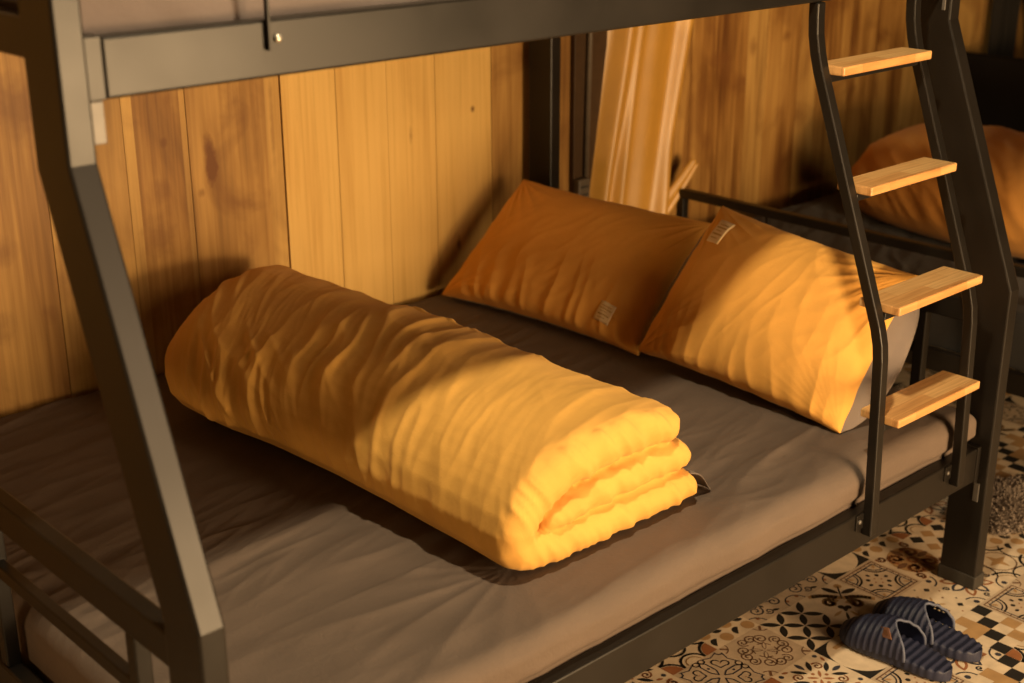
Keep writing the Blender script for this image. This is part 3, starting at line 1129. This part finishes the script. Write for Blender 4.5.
# ================================================================== pillows
def pillow(label, BL, BR, TL, TR, Tf, Tb, seed, tag_uv, tag_rot, ears=0.05, side_bulge=0.0, floor_z=ZM + 0.006, group=None, cat='pillow', with_tag=True, back_ease=0.0):
    BL, BR, TL, TR = [np.array(p, float) for p in (BL, BR, TL, TR)]
    base = (BL + BR) / 2
    root = empty('pillow', tuple(base), label, cat, group)
    nrm = np.cross(BR - BL, TL - BL); nrm /= np.linalg.norm(nrm)
    if nrm[0] > 0: nrm = -nrm
    nu, nv = 190, 130
    u = np.sin(np.linspace(-1, 1, nu) * PI / 2) * 0.45 + np.linspace(-1, 1, nu) * 0.55
    v = np.sin(np.linspace(-1, 1, nv) * PI / 2) * 0.45 + np.linspace(-1, 1, nv) * 0.55
    U, Vv = np.meshgrid(u, v, indexing='ij')
    W = np.linalg.norm(BR - BL); H = np.linalg.norm(TL - BL)

    def mid(uu, vv):
        a = (uu + 1) / 2; b = (vv + 1) / 2
        return ((BL[None, None] * (1 - a)[..., None] + BR[None, None] * a[..., None]) * (1 - b)[..., None]
                + (TL[None, None] * (1 - a)[..., None] + TR[None, None] * a[..., None]) * b[..., None])

    def seam(uu, vv):
        u2 = uu * (1 - ears * (1 - vv ** 2) * np.abs(uu) ** 3)
        v2 = vv * (1 - ears * 1.2 * (1 - uu ** 2) * np.abs(vv) ** 3)
        # wavy seam
        u2 = u2 + 0.012 * pn(vv * 4, uu * 0.5, seed) * np.abs(uu) ** 6
        v2 = v2 + 0.016 * pn(uu * 5, vv * 0.5, seed + 1) * np.abs(vv) ** 6
        return u2, v2
    prof = np.clip((1 - U ** 2), 0, 1) ** 0.42 * np.clip((1 - Vv ** 2), 0, 1) ** np.where(Vv < 0, 0.34, 0.50)
    edge_v = np.abs(Vv); edge_u = np.abs(U)
    # wrinkles: gathers running in from the bottom and top seams, tension lines from the corners, soft long folds
    us = U * W / 2; vs = Vv * H / 2
    warp = 0.05 * pn(us * 5, vs * 5, seed + 2)
    gb = ridge((us + warp * 0.6 + 0.15 * vs) * 17, vs * 2.2, seed + 3, 1.5) * np.exp(-(Vv + 1) / 0.50) * sstep(1.0, 0.72, np.abs(U))
    gt = ridge((us + warp * 0.6) * 13, vs * 2.0, seed + 4, 1.5) * np.exp(-(1 - Vv) / 0.22) * 0.45
    gs = ridge((vs + warp) * 15, us * 3, seed + 5, 1.5) * (np.exp(-(1 - U) / 0.16) + np.exp(-(1 + U) / 0.16)) * 0.6
    lng = ridge((us * 0.85 + vs * 0.35 + warp) * 7, (vs - us * 0.3) * 1.6, seed + 6, 1.8)
    lmask = sstep(-0.2, 0.35, pn(us * 3, vs * 3, seed + 7))
    fine = ridge((us * 0.7 - vs * 0.5 + warp) * 22, (vs + us) * 5, seed + 8, 1.8)
    wr = 0.011 * gb + 0.007 * gt + 0.007 * gs + 0.0055 * lng * lmask + 0.0016 * fine - 0.003
    for cu, cv, amp in ((-1, -1, 0.004), (1, -1, 0.0015), (1, 1, 0.006), (-1, 1, 0.005)):
        rx = (U - cu) * W / 2; ry = (Vv - cv) * H / 2
        rad = np.hypot(rx, ry); an = np.arctan2(np.abs(ry), np.abs(rx) + 1e-6)
        wr = wr + amp * ridge(an * 4.5, rad * 1.5, seed + 10 + cu + 2 * cv, 1.6) * np.exp(-((rad - 0.10) / 0.11) ** 2)
    wr = wr * np.clip(prof * 2.6, 0, 1)
    u2, v2 = seam(U, Vv)
    Pf = mid(u2, v2) + nrm[None, None] * (Tf * prof + wr)[..., None]
    ub = u2 + side_bulge / (W / 2) * np.sign(U) * (1 - Vv ** 2) ** 0.7 * 4 * edge_u ** 10 * (1 - edge_u ** 10)
    Pb = mid(ub, v2) - nrm[None, None] * (Tb * np.clip(1 - U ** 2, 0, 1) ** 0.30 * np.clip(1 - Vv ** 2, 0, 1) ** 0.40 * (1 - back_ease * (1 - U) / 2) + 0.5 * wr)[..., None]
    for P in (Pf, Pb):
        P[..., 2] = np.maximum(P[..., 2], floor_z)

    def mk(P, name, mat, flip):
        me = grid_mesh(name, P)
        if flip: me.flip_normals()
        o = link(name, me, mat, root, smooth=True)
        return o
    # decide orientation: the front normal should follow nrm
    tmp = np.cross(Pf[nu // 2 + 1, nv // 2] - Pf[nu // 2, nv // 2], Pf[nu // 2, nv // 2 + 1] - Pf[nu // 2, nv // 2])
    fl = np.dot(tmp, nrm) < 0
    cov = mk(Pf, 'cover', PILLOWM, fl)
    bk = mk(Pb, 'back_cover', GREYLIN, not fl)
    bk['label'] = 'grey underside of the pillow'
    if not with_tag:
        return root
    # piping seam
    idx = [(i, 0) for i in range(nu)] + [(nu - 1, j) for j in range(nv)] + [(i, nv - 1) for i in range(nu - 1, -1, -1)] + [(0, j) for j in range(nv - 1, -1, -1)]
    # woven tag lying on the cover
    tu, tv, tw, th = tag_uv
    n = 9
    ca, sa = math.cos(tag_rot), math.sin(tag_rot)
    grid = np.zeros((n, n, 3)); gn = np.zeros((n, n, 3))
    for a in range(n):
        for b in range(n):
            lx = (a / (n - 1) - 0.5) * tw; ly = (b / (n - 1) - 0.5) * th
            uu = tu + (lx * ca - ly * sa) / (W / 2); vv = tv + (lx * sa + ly * ca) / (H / 2)
            fi = np.interp(uu, u, np.arange(nu)); fj = np.interp(vv, v, np.arange(nv))
            i = min(int(fi), nu - 2); j = min(int(fj), nv - 2)
            fa, fb = fi - i, fj - j
            p = Pf[i, j] * (1 - fa) * (1 - fb) + Pf[i + 1, j] * fa * (1 - fb) + Pf[i, j + 1] * (1 - fa) * fb + Pf[i + 1, j + 1] * fa * fb
            q = np.cross(Pf[i + 1, j] - Pf[i, j], Pf[i, j + 1] - Pf[i, j]); q /= np.linalg.norm(q) + 1e-12
            if np.dot(q, nrm) < 0: q = -q
            grid[a, b] = p + q * 0.0022; gn[a, b] = q
    me = grid_mesh('label_patch', grid)
    if not fl: pass
    else: me.flip_normals()
    o = link('label_patch', me, TAGM, root, smooth=True)
    so = o.modifiers.new('t', 'SOLIDIFY'); so.thickness = 0.0018; so.offset = -1
    o['label'] = 'pale woven label'
    # faint stitched lines on the tag
    mb = MB()

    def at(a, b):
        fi, fj = a * (n - 1), b * (n - 1)
        i, j = min(int(fi), n - 2), min(int(fj), n - 2)
        x, y = fi - i, fj - j
        return grid[i, j] * (1 - x) * (1 - y) + grid[i + 1, j] * x * (1 - y) + grid[i, j + 1] * (1 - x) * y + grid[i + 1, j + 1] * x * y + gn[i, j] * 0.0004
    def line(a0, a1, b, hw):
        m = 10
        V = []
        for k in range(m + 1):
            a = a0 + (a1 - a0) * k / m
            V.append(at(a, b - hw)); V.append(at(a, b + hw))
        mb.add(V, [(2 * k, 2 * k + 1, 2 * k + 3, 2 * k + 2) for k in range(m)])
    for a0, a1, b, hw in ((0.18, 0.82, 0.80, 0.022), (0.12, 0.88, 0.66, 0.030), (0.22, 0.66, 0.52, 0.018), (0.15, 0.85, 0.36, 0.034), (0.2, 0.7, 0.2, 0.02)):
        line(a0, a1, b, hw)
    mb.build('label_stitching', TAGLINE, o, fix=False)
    return root


pillow('mustard pillow leaning beside the plank wall, its pale label at a lower corner',
       (1.672, 1.512, ZM + 0.012), (1.728, 0.802, ZM + 0.009), (1.985, 1.500, 0.766), (2.010, 0.800, 0.765), 0.085, 0.05, 3, (0.66, -0.70, 0.050, 0.056), -0.12, ears=0.06, group='pillows at the head of the lower bunk')
pillow('mustard pillow behind the ladder, grey underside showing, pale label at its top corner',
       (1.706, 0.785, ZM + 0.032), (1.695, 0.170, ZM + 0.007), (1.945, 0.728, 0.838), (1.960, 0.175, 0.778), 0.095, 0.135, 44, (-0.75, 0.64, 0.052, 0.066), -0.05, ears=0.035, side_bulge=0.055, back_ease=0.85, group='pillows at the head of the lower bunk')


# ================================================================== second bed beyond the head end
def second_bed():
    X = 2.70
    bed = empty('metal_bed', (X, 0.05, 0), 'low black metal bed standing beyond the bunk head, its foot bar above a dark sheet', 'bed')

    def bar(name, x0, x1, y0, y1, z0, z1, bv=0.004, mat=METAL, par=bed):
        mb = MB(); mb.box(x0, x1, y0, y1, z0, z1)
        return mb.build(name, mat, par, bevel=bv)
    ft = bar('foot_bar', X, X + 0.03, 0.04, 1.515, 0.583, 0.612)
    for y in (0.0, 1.482):
        l = bar('bed_leg', X, X + 0.03, y + 0.01, y + 0.04, 0.002, 0.583 if y > 1 else 0.612)
        bar('foot_cap', X - 0.003, X + 0.033, y + 0.007, y + 0.043, 0.0006, 0.03, 0.003, CAPM, l)
    for y in (0.01, 1.49):
        l = bar('bed_leg', 4.51, 4.54, y, y + 0.03, 0.002, 0.62)
        bar('foot_cap', 4.507, 4.543, y - 0.003, y + 0.033, 0.0006, 0.03, 0.003, CAPM, l)
    for y in (0.40, 0.80, 1.15):
        bar('foot_upright', X + 0.008, X + 0.022, y, y + 0.014, 0.310, 0.583, 0.002)
    bar('end_rail', X + 0.002, X + 0.032, 0.04, 1.49, 0.245, 0.31)
    bar('end_rail', 4.51, 4.54, 0.04, 1.49, 0.245, 0.31)
    bar('side_rail', X + 0.03, 4.51, 0.012, 0.042, 0.245, 0.31)
    bar('side_rail', X + 0.03, 4.51, 1.49, 1.52, 0.245, 0.31)
    for k in range(10):
        bar('bed_slat', X + 0.12 + 0.19 * k, X + 0.18 + 0.19 * k, 0.042, 1.49, 0.275, 0.296, 0.002)
    # dark padded head panel
    me = grid_mesh('headboard', np.zeros((2, 2, 3)))
    mb = MB()
    mb.box(4.45, 4.505, 0.02, 1.56, 0.40, 0.875)
    hb = mb.build('headboard', DARKFAB, bed, bevel=0.02, seg=4)
    hb['label'] = 'dark padded headboard'
    return bed


second_bed()
mattress('mattress', 2.745, 4.44, 0.05, 1.485, 0.2975, 0.465, fabric('slate_sheet_cotton', (0.026, 0.024, 0.023), sheen=0.1, bump=0.3),
         'mattress in a dark slate sheet on the second metal bed beyond the bunk', seed=61, amp=1.1, nx=220, ny=170, slope=0.6)


def far_duvet():
    z = 0.470
    y0, y1 = 0.06, 1.24
    mb = MB()

    def yfun(t):
        tt = 0.5 - 0.5 * math.cos(PI * t)
        y = y0 + (y1 - y0) * tt
        sc = 1.0
        if y < y0 + 0.06: sc = math.sqrt(max(0, 1 - ((y0 + 0.06 - y) / 0.06) ** 2))
        if y > y1 - 0.25: sc = min(sc, math.sqrt(max(0, 1 - ((y - y1 + 0.25) / 0.25) ** 2)))
        yn = (y - y0) / (y1 - y0)
        return y, sc, 0.10 * sstep(0.5, 1.0, yn), -0.03 * yn, 1.0
    strip_shell(mb, [(3.66, z + 0.25), (3.5, z + 0.262), (3.33, z + 0.255), (3.22, z + 0.215), (3.165, z + 0.145), (3.18, z + 0.088), (3.3, z + 0.065), (3.66, z + 0.062)],
                [0.055, 0.066, 0.07, 0.072, 0.07, 0.066, 0.062, 0.06], yfun)
    strip_shell(mb, [(3.26, z + 0.155), (3.4, z + 0.16), (3.66, z + 0.16)], [0.05, 0.055, 0.05], yfun)
    me = remeshed(mb.mesh('far_duvet'), 0.012, 4)
    co, no = get_co(me)
    x, y, zz = co.T
    s = x + (zz - z)
    q = y - 0.7 * s
    d = 0.012 * ridge(s * 1.5, q * 6, 70, 1.6) + 0.006 * ridge(s * 3, q * 14, 71, 1.8) - 0.006
    co = co + no * (d * sstep(-0.7, 0, no[:, 2]))[:, None]
    co[:, 2] = np.maximum(co[:, 2], z + 0.006)
    me.vertices.foreach_set('co', co.reshape(-1)); me.update()
    o = link('folded_duvet', me, fabric('dimmed_orange_cotton', (0.50, 0.225, 0.045), sheen=0.05), smooth=True)  # same duvet cotton, coloured darker and oranger for the weaker light here
    tag(o, 'orange folded duvet on the second bed, seen behind the ladder steps', 'duvet')


far_duvet()


# ================================================================== things on the wall
def curtain(name, label, xl_top, xr_top, xl_bot, xr_bot, ztop, zbot, y, mat, folds, amp, seed, flick=False):
    nu, nv = 180, 90
    u = np.linspace(0, 1, nu); v = np.linspace(0, 1, nv)
    U, Vv = np.meshgrid(u, v, indexing='ij')
    Z = ztop + (zbot - ztop) * Vv
    XL = xl_top + (xl_bot - xl_top) * Vv; XR = xr_top + (xr_bot - xr_top) * Vv
    X = XL + (XR - XL) * U
    Y = np.full_like(X, y)
    for c, w, a in folds:
        cc = c + 0.03 * np.sin(Vv * 3 + c * 9)
        Y = Y - a * amp * np.exp(-((U - cc) / w) ** 2)
    Y = Y + 0.003 * pn(U * 5, Vv * 2, seed)
    if flick:
        # the hem corner is pulled out sideways
        k = sstep(0.62, 1.0, Vv) * sstep(0.55, 1.0, U)
        X = X + 0.0 * k
        Y = Y - 0.03 * k
    P = np.stack([X, Y, Z], -1)
    me = grid_mesh(name, P)
    bm = bmesh.new(); bm.from_mesh(me); bmesh.ops.recalc_face_normals(bm, faces=bm.faces); bm.to_mesh(me); bm.free()
    o = link(name, me, mat, smooth=True)
    s = o.modifiers.new('t', 'SOLIDIFY'); s.thickness = 0.003; s.offset = 0
    tag(o, label, 'curtain', 'dark curtains beyond the second bed' if mat.name.startswith('dark') else None)
    return o


SATIN = fabric('gold_satin', (0.52, 0.27, 0.042), rough=0.44, sheen=0.0, bump=0.02, spec=0.8)
curtain('curtain', 'gathered gold satin curtain hanging on the plank wall behind the head of the bunk',
        2.392, 2.80, 2.29, 2.655, 1.30, 0.50, 1.565, SATIN,
        [(0.00, 0.10, -0.3), (0.20, 0.075, 0.8), (0.37, 0.075, 0.9), (0.62, 0.16, 0.5), (0.92, 0.09, 0.8)], 0.050, 5, True)
mb = MB()
# twisted hem end of the curtain tucked out to the right
P = []
for k in range(15):
    t = k / 14
    P.append((2.60 + 0.165 * t, 1.545 - 0.035 * t, 0.50 + 0.165 * t + 0.03 * t * t))
curt = bpy.data.objects['curtain']
rows = []
for k, (x, y, zc) in enumerate(P):
    t = k / 14
    w = 0.055 * (1 - 0.55 * t)
    rows.append([(x - w * 0.5, y, zc + w * 0.55), (x - w * 0.15, y - 0.018, zc + w * 0.18), (x + w * 0.15, y - 0.003, zc - w * 0.15), (x + w * 0.3, y - 0.02, zc - w * 0.35), (x + w * 0.55, y, zc - w * 0.6)])
me = grid_mesh('curtain_hem', np.array(rows))
hm = link('curtain_hem', me, SATIN, curt, smooth=True)
s = hm.modifiers.new('s', 'SUBSURF'); s.levels = 2; s.render_levels = 2
s = hm.modifiers.new('t', 'SOLIDIFY'); s.thickness = 0.003

mb = MB(); mb.box(2.262, 2.405, WALL - 0.022, WALL - 0.002, 0.0, 2.3)
o = mb.build('trim_1', plain('dark_brown_timber', (0.055, 0.028, 0.010), 0.6, 0.3), bevel=0.003)  # dark brown upright strip behind the conduit
o['kind'] = 'structure'
cb = empty('conduit', (2.29, 1.56, 0.70), 'grey electrical conduit running down to a socket box beside the gold curtain', 'conduit')
mb = MB(); mb.tube([(2.318 + 0.0, 1.561, 1.9), (2.318, 1.561, 1.2), (2.308, 1.561, 0.71)], 0.0085, 12)
mb.build('conduit_pipe', PLASTIC, cb, smooth=True)
mb = MB(); mb.box(2.262, 2.312, 1.545, WALL - 0.022, 0.60, 0.708)
bx = mb.build('socket_box', PLASTIC, cb, bevel=0.005)
for zz in (0.63, 0.655, 0.68):
    mb = MB(); mb.box(2.270, 2.304, 1.5435, 1.5455, zz, zz + 0.006)
    mb.build('socket_slot', CAPM, bx)

DARKC = fabric('dark_brown_curtain', (0.012, 0.009, 0.006), sheen=0.02)
curtain('curtain', 'dark brown curtain hanging straight on the wall beyond the second bed', 4.70, 4.90, 4.70, 4.885, 1.6, 0.30, 1.555, DARKC,
        [(0.1, 0.06, 1), (0.3, 0.06, 0.8), (0.5, 0.06, 1), (0.7, 0.06, 0.8), (0.9, 0.06, 1)], 0.03, 8)
curtain('curtain', 'dark brown curtain swept aside to the right at the upper right edge', 4.86, 5.25, 5.16, 5.40, 1.25, 0.40, 1.50, DARKC,
        [(0.1, 0.06, 1), (0.3, 0.06, 0.8), (0.5, 0.06, 1), (0.7, 0.06, 0.8), (0.9, 0.06, 1)], 0.03, 9)


# ================================================================== slippers
NAVYR = plain('navy_foam', (0.022, 0.025, 0.052), 0.55, 0.4)
NAVYL = plain('navy_foam_inside', (0.012, 0.015, 0.045), 0.7, 0.3)
RIMM = plain('slate_blue_rim', (0.085, 0.095, 0.14), 0.55, 0.3)
LEATH = plain('tan_patch', (0.15, 0.068, 0.038), 0.7, 0.3)
LEATHD = plain('tan_patch_print', (0.12, 0.05, 0.02), 0.8, 0.2)


def slipper(cx, yh, yt, rot, label, side, tagged):
    """toe towards +y; heel at yh, toe at yt"""
    Lg = yt - yh
    root = empty('slipper', (cx, (yh + yt) / 2, 0.001), label, 'slipper', 'pair of navy slippers')
    c, s_ = math.cos(rot), math.sin(rot)

    def wd(t):
        # half width along the foot, t 0 heel .. 1 toe
        if t <= 0 or t >= 1: return 0.0
        e = (1 - abs(2 * t - 1) ** 4.0) ** 0.5
        return e * (0.045 + 0.007 * sstep(0.25, 0.75, t))

    def cxo(t): return side * 0.006 * math.sin(PI * t)

    def W(p):
        x, y, z = p
        y -= 0.5 * Lg
        return (x * c - y * s_, x * s_ + y * c, z)
    ribs = 15
    # sole: sections along the length
    nt, nsec = 140, 40
    V = []; F = []
    ts = [0.5 - 0.5 * math.cos(PI * (k / nt)) for k in range(nt + 1)]
    hS = 0.033
    for t in ts:
        t = min(max(t, 0.0008), 0.9992)
        w = float(wd(t)); rib = 0.5 + 0.5 * math.cos(2 * PI * t * ribs)
        w *= (1 - 0.035 * (1 - rib))
        h = hS - 0.004 * (1 - rib) * 1.0 + 0.004 * math.sin(PI * t)
        for k in range(nsec):
            a = 2 * PI * k / nsec
            ca, sa = math.cos(a), math.sin(a)
            x = w * math.copysign(abs(ca) ** 0.55, ca)
            z = h * (0.5 + 0.5 * math.copysign(abs(sa) ** 0.4, sa))
            if sa > 0.3: z -= 0.004 * (1 - (x / max(w, 1e-6)) ** 2)
            V.append(W((x + cxo(t), t * Lg, z)))
    for i in range(nt):
        for k in range(nsec):
            F.append((i * nsec + k, i * nsec + (k + 1) % nsec, (i + 1) * nsec + (k + 1) % nsec, (i + 1) * nsec + k))
    F.append(tuple(range(nsec - 1, -1, -1))); F.append(tuple(range(nt * nsec, (nt + 1) * nsec)))
    mb = MB(); mb.add(V, F)
    sole = mb.build('sole', NAVYR, None, smooth=True)
    sole.parent = root

    # upper: ribbed shell from the opening to the toe
    na, nl = 44, 90
    def topen(th): return 0.53 - 0.19 * abs(math.cos(th)) ** 1.6
    def shell(off, ribbed):
        rows = []
        for i in range(na + 1):
            th = PI * i / na
            t0 = topen(th)
            row = []
            for j in range(nl + 1):
                t = t0 + (0.995 - t0) * (j / nl)
                w = float(wd(t)) + 0.004 - off
                H = (0.060 - 0.030 * sstep(0.5, 1.0, t)) * (min(1, (1 - t) / 0.16)) ** 0.5 - off
                if ribbed:
                    k = 1 + 0.035 * math.cos(2 * PI * t * ribs * 1.15)
                else:
                    k = 1
                x = w * k * math.cos(th)
                zb = 0.027 - 0.014 * sstep(0.45, 0.95, t)
                z = zb + (0.030 - zb + max(H, 0.002) * k) * math.sin(th) ** 0.8
                row.append(W((x + cxo(t), t * Lg, z)))
            rows.append(row)
        return np.array(rows)
    Po = shell(0, True); Pi_ = shell(0.0055, False)
    mb = MB()
    M = nl + 1
    V = Po.reshape(-1, 3).tolist() + Pi_.reshape(-1, 3).tolist()
    F = []; 
    K = (na + 1) * M
    for i in range(na):
        for j in range(nl):
            a = i * M + j
            F.append((a, a + M, a + M + 1, a + 1))
    mb.add(V, F, 0)
    b0 = 0
    for i in range(na):
        for j in range(nl):
            a = K + i * M + j
            mb.f.append((a, a + 1, a + M + 1, a + M)); mb.m.append(1)
    for i in range(na):
        mb.f.append((i * M, K + i * M, K + (i + 1) * M, (i + 1) * M)); mb.m.append(0)
    up = mb.build('upper', [NAVYR, NAVYL], None, smooth=True, fix=False)
    up.parent = root
    # rim along the opening
    pts = [((Po[i, 0] + Pi_[i, 0]) / 2).tolist() for i in range(na + 1)]
    mb = MB(); mb.tube(pts, 0.0032, 8)
    rim = mb.build('opening_rim', RIMM, None, smooth=True); rim.parent = up
    # sock bed in darker blue
    if tagged:
        # small square patch on the outer flank by the opening
        i = int(na * 0.70)
        p = Po[i, 12]; q = Po[i, 24]; r = Po[i + 6, 24]; s2 = Po[i + 6, 12]
        n = np.cross(q - p, s2 - p); n /= np.linalg.norm(n)
        if n[2] < 0: n = -n
        mb = MB()
        quad = [p, q, r, s2]
        mb.add([tuple(a + n * 0.003) for a in quad] + [tuple(a - n * 0.002) for a in quad],
               [(0, 1, 2, 3), (7, 6, 5, 4), (0, 4, 5, 1), (1, 5, 6, 2), (2, 6, 7, 3), (3, 7, 4, 0)])
        o = mb.build('side_patch', LEATH, None, bevel=0.0006); o.parent = up
        cq = sum(quad) / 4
        mb = MB()
        inner = [cq + (a - cq) * 0.5 for a in quad]
        mb.add([tuple(a + n * 0.0036) for a in inner] + [tuple(a + n * 0.002) for a in inner],
               [(0, 1, 2, 3), (7, 6, 5, 4), (0, 4, 5, 1), (1, 5, 6, 2), (2, 6, 7, 3), (3, 7, 4, 0)])
        ob = mb.build('patch_print', LEATHD, None); ob.parent = o
    else:
        # pale pegs painted as light showing through vent holes of the far flank
        PALE = plain('vent_light_paint', (0.75, 0.62, 0.42), 0.6, 0.3)
        for (fi, fj) in ((0.20, 7), (0.20, 13), (0.20, 19), (0.29, 10), (0.29, 16)):
            i = int(na * fi)
            p = Pi_[i, fj]; q = Po[i, fj]; d = (q - p)
            mb = MB(); mb.cyl(tuple(p - d * 0.25), tuple(d), 0.0034, 0.006, 10)
            o = mb.build('vent_hole', PALE, None); o.parent = up
    return root


slipper(1.670, -0.165, 0.100, 0.06, 'navy ribbed slipper nearer the bed rail, tan patch on its side', 1, True)
slipper(1.790, -0.170, 0.095, 0.02, 'navy ribbed slipper with pale vent holes, farther from the bed rail', -1, False)


# ================================================================== furry mat on the floor by the second bed
def fur():
    R = random.Random(9)
    cx, cy, rx, ry, h = 2.50, 0.165, 0.165, 0.105, 0.045
    nu, nv = 60, 24
    P = np.zeros((nu, nv, 3))
    for i in range(nu):
        for j in range(nv):
            a = 2 * PI * i / nu; t = j / (nv - 1)
            r = math.sin(t * PI / 2) ** 0.8
            wob = 1 + 0.10 * math.sin(3 * a + 1) + 0.06 * math.sin(7 * a)
            P[i, j] = (cx + rx * r * wob * math.cos(a), cy + ry * r * wob * math.sin(a), 0.002 + h * math.cos(t * PI / 2) ** 0.7)
    me = grid_mesh('furry_mat', P, closed_u=True)
    FURM = plain('grey_fur', (0.24, 0.195, 0.16), 0.9, 0.1)
    root = link('furry_mat', me, FURM, smooth=True)
    tag(root, 'small grey furry mat lying on the tiles beyond the bunk head post', 'mat')
    V = []; F = []
    for _ in range(5200):
        i = R.randrange(nu); j = int(nv * R.random() ** 0.7) % nv
        p = Vector(P[i, j]) + Vector((R.uniform(-1, 1) * 0.012, R.uniform(-1, 1) * 0.012, 0))
        p.z = max(0.002, p.z - 0.004)
        d = Vector((p.x - cx, p.y - cy, 0.03)).normalized() + Vector((R.uniform(-1, 1), R.uniform(-1, 1), R.uniform(0, 0.9))) * 0.7
        d = d.normalized() * R.uniform(0.010, 0.022)
        sd = d.cross(Vector((R.uniform(-1, 1), R.uniform(-1, 1), R.uniform(-1, 1)))).normalized() * 0.0016
        b = len(V)
        e = p + d; e.z = max(0.003, e.z)
        mid = p + d * 0.55 + Vector((0, 0, 0.004)); mid.z = max(0.003, mid.z)
        V += [p - sd, p + sd, mid + sd * 0.8, mid - sd * 0.8, e]
        F += [(b, b + 1, b + 2, b + 3), (b + 3, b + 2, b + 4)]
    mb = MB(); mb.add(V, F)
    f = mb.build('fur_pile', FURM, root, fix=False)
    f['kind'] = 'stuff'


fur()

# ================================================================== camera
cam = bpy.data.cameras.new('camera')
co = bpy.data.objects.new('camera', cam)
COL.objects.link(co)
yaw, pit, rol = 0.82462, -0.35229, -0.00364
fwd = Vector((math.cos(yaw) * math.cos(pit), math.sin(yaw) * math.cos(pit), math.sin(pit)))
r = fwd.cross(Vector((0, 0, 1))).normalized(); u = r.cross(fwd)
r2 = r * math.cos(rol) + u * math.sin(rol); u2 = -r * math.sin(rol) + u * math.cos(rol)
M = Matrix((r2, u2, -fwd)).transposed().to_4x4()
M.translation = Vector((-0.74895, -1.40327, 1.72449))
co.matrix_world = M
cam.sensor_width = 36; cam.sensor_fit = 'HORIZONTAL'
cam.lens = 1389.31 / 1024 * 36
cam.clip_start = 0.05
cam.dof.use_dof = True
cam.dof.focus_distance = 2.75
cam.dof.aperture_fstop = 3.2
SC.camera = co

# ================================================================== light
def light(name, kind, loc, energy, col, **kw):
    l = bpy.data.lights.new(name, kind)
    l.energy = energy; l.color = col
    for k, v in kw.items(): setattr(l, k, v)
    o = bpy.data.objects.new(name, l)
    COL.objects.link(o); o.location = loc
    return o


def aim(o, tgt):
    o.rotation_euler = (Vector(tgt) - o.location).to_track_quat('-Z', 'Y').to_euler()


LAMPC = (1.0, 0.80, 0.50)
WINC = (1.0, 0.66, 0.33)
lamp = light('ceiling_lamp', 'POINT', (0.60, -0.27, 2.55), 145, LAMPC, shadow_soft_size=0.05)
win = light('window_light', 'AREA', (1.55, -2.9, 0.68), 175, WINC, shape='RECTANGLE', size=1.4, size_y=1.0)
aim(win, (1.4, 1.5, 0.9))
hf = light('highlight_fill', 'AREA', (1.40, -2.95, 1.90), 41, (1.0, 0.66, 0.37), shape='RECTANGLE', size=0.8, size_y=1.3)  # added area light, puts highlights on the front post and rail faces
aim(hf, (0.3, 0.3, 1.0))
sl = light('side_fill_light', 'AREA', (-3.6, -0.3, 0.95), 5.5, (1.0, 0.60, 0.27), shape='RECTANGLE', size=1.0, size_y=0.6, spread=math.radians(70))  # added soft fill, lifts pillow and duvet faces turned toward the foot
aim(sl, (1.9, 0.7, 0.65))

w = bpy.data.worlds.new('world')
SC.world = w
w.use_nodes = True
bg = w.node_tree.nodes['Background']
bg.inputs['Color'].default_value = (1.0, 0.70, 0.40, 1)
bg.inputs['Strength'].default_value = 0.012

SC.view_settings.view_transform = 'Standard'
SC.view_settings.look = 'None'
SC.view_settings.exposure = 0.0
SC.view_settings.gamma = 1.0
SC.view_settings.use_curve_mapping = False
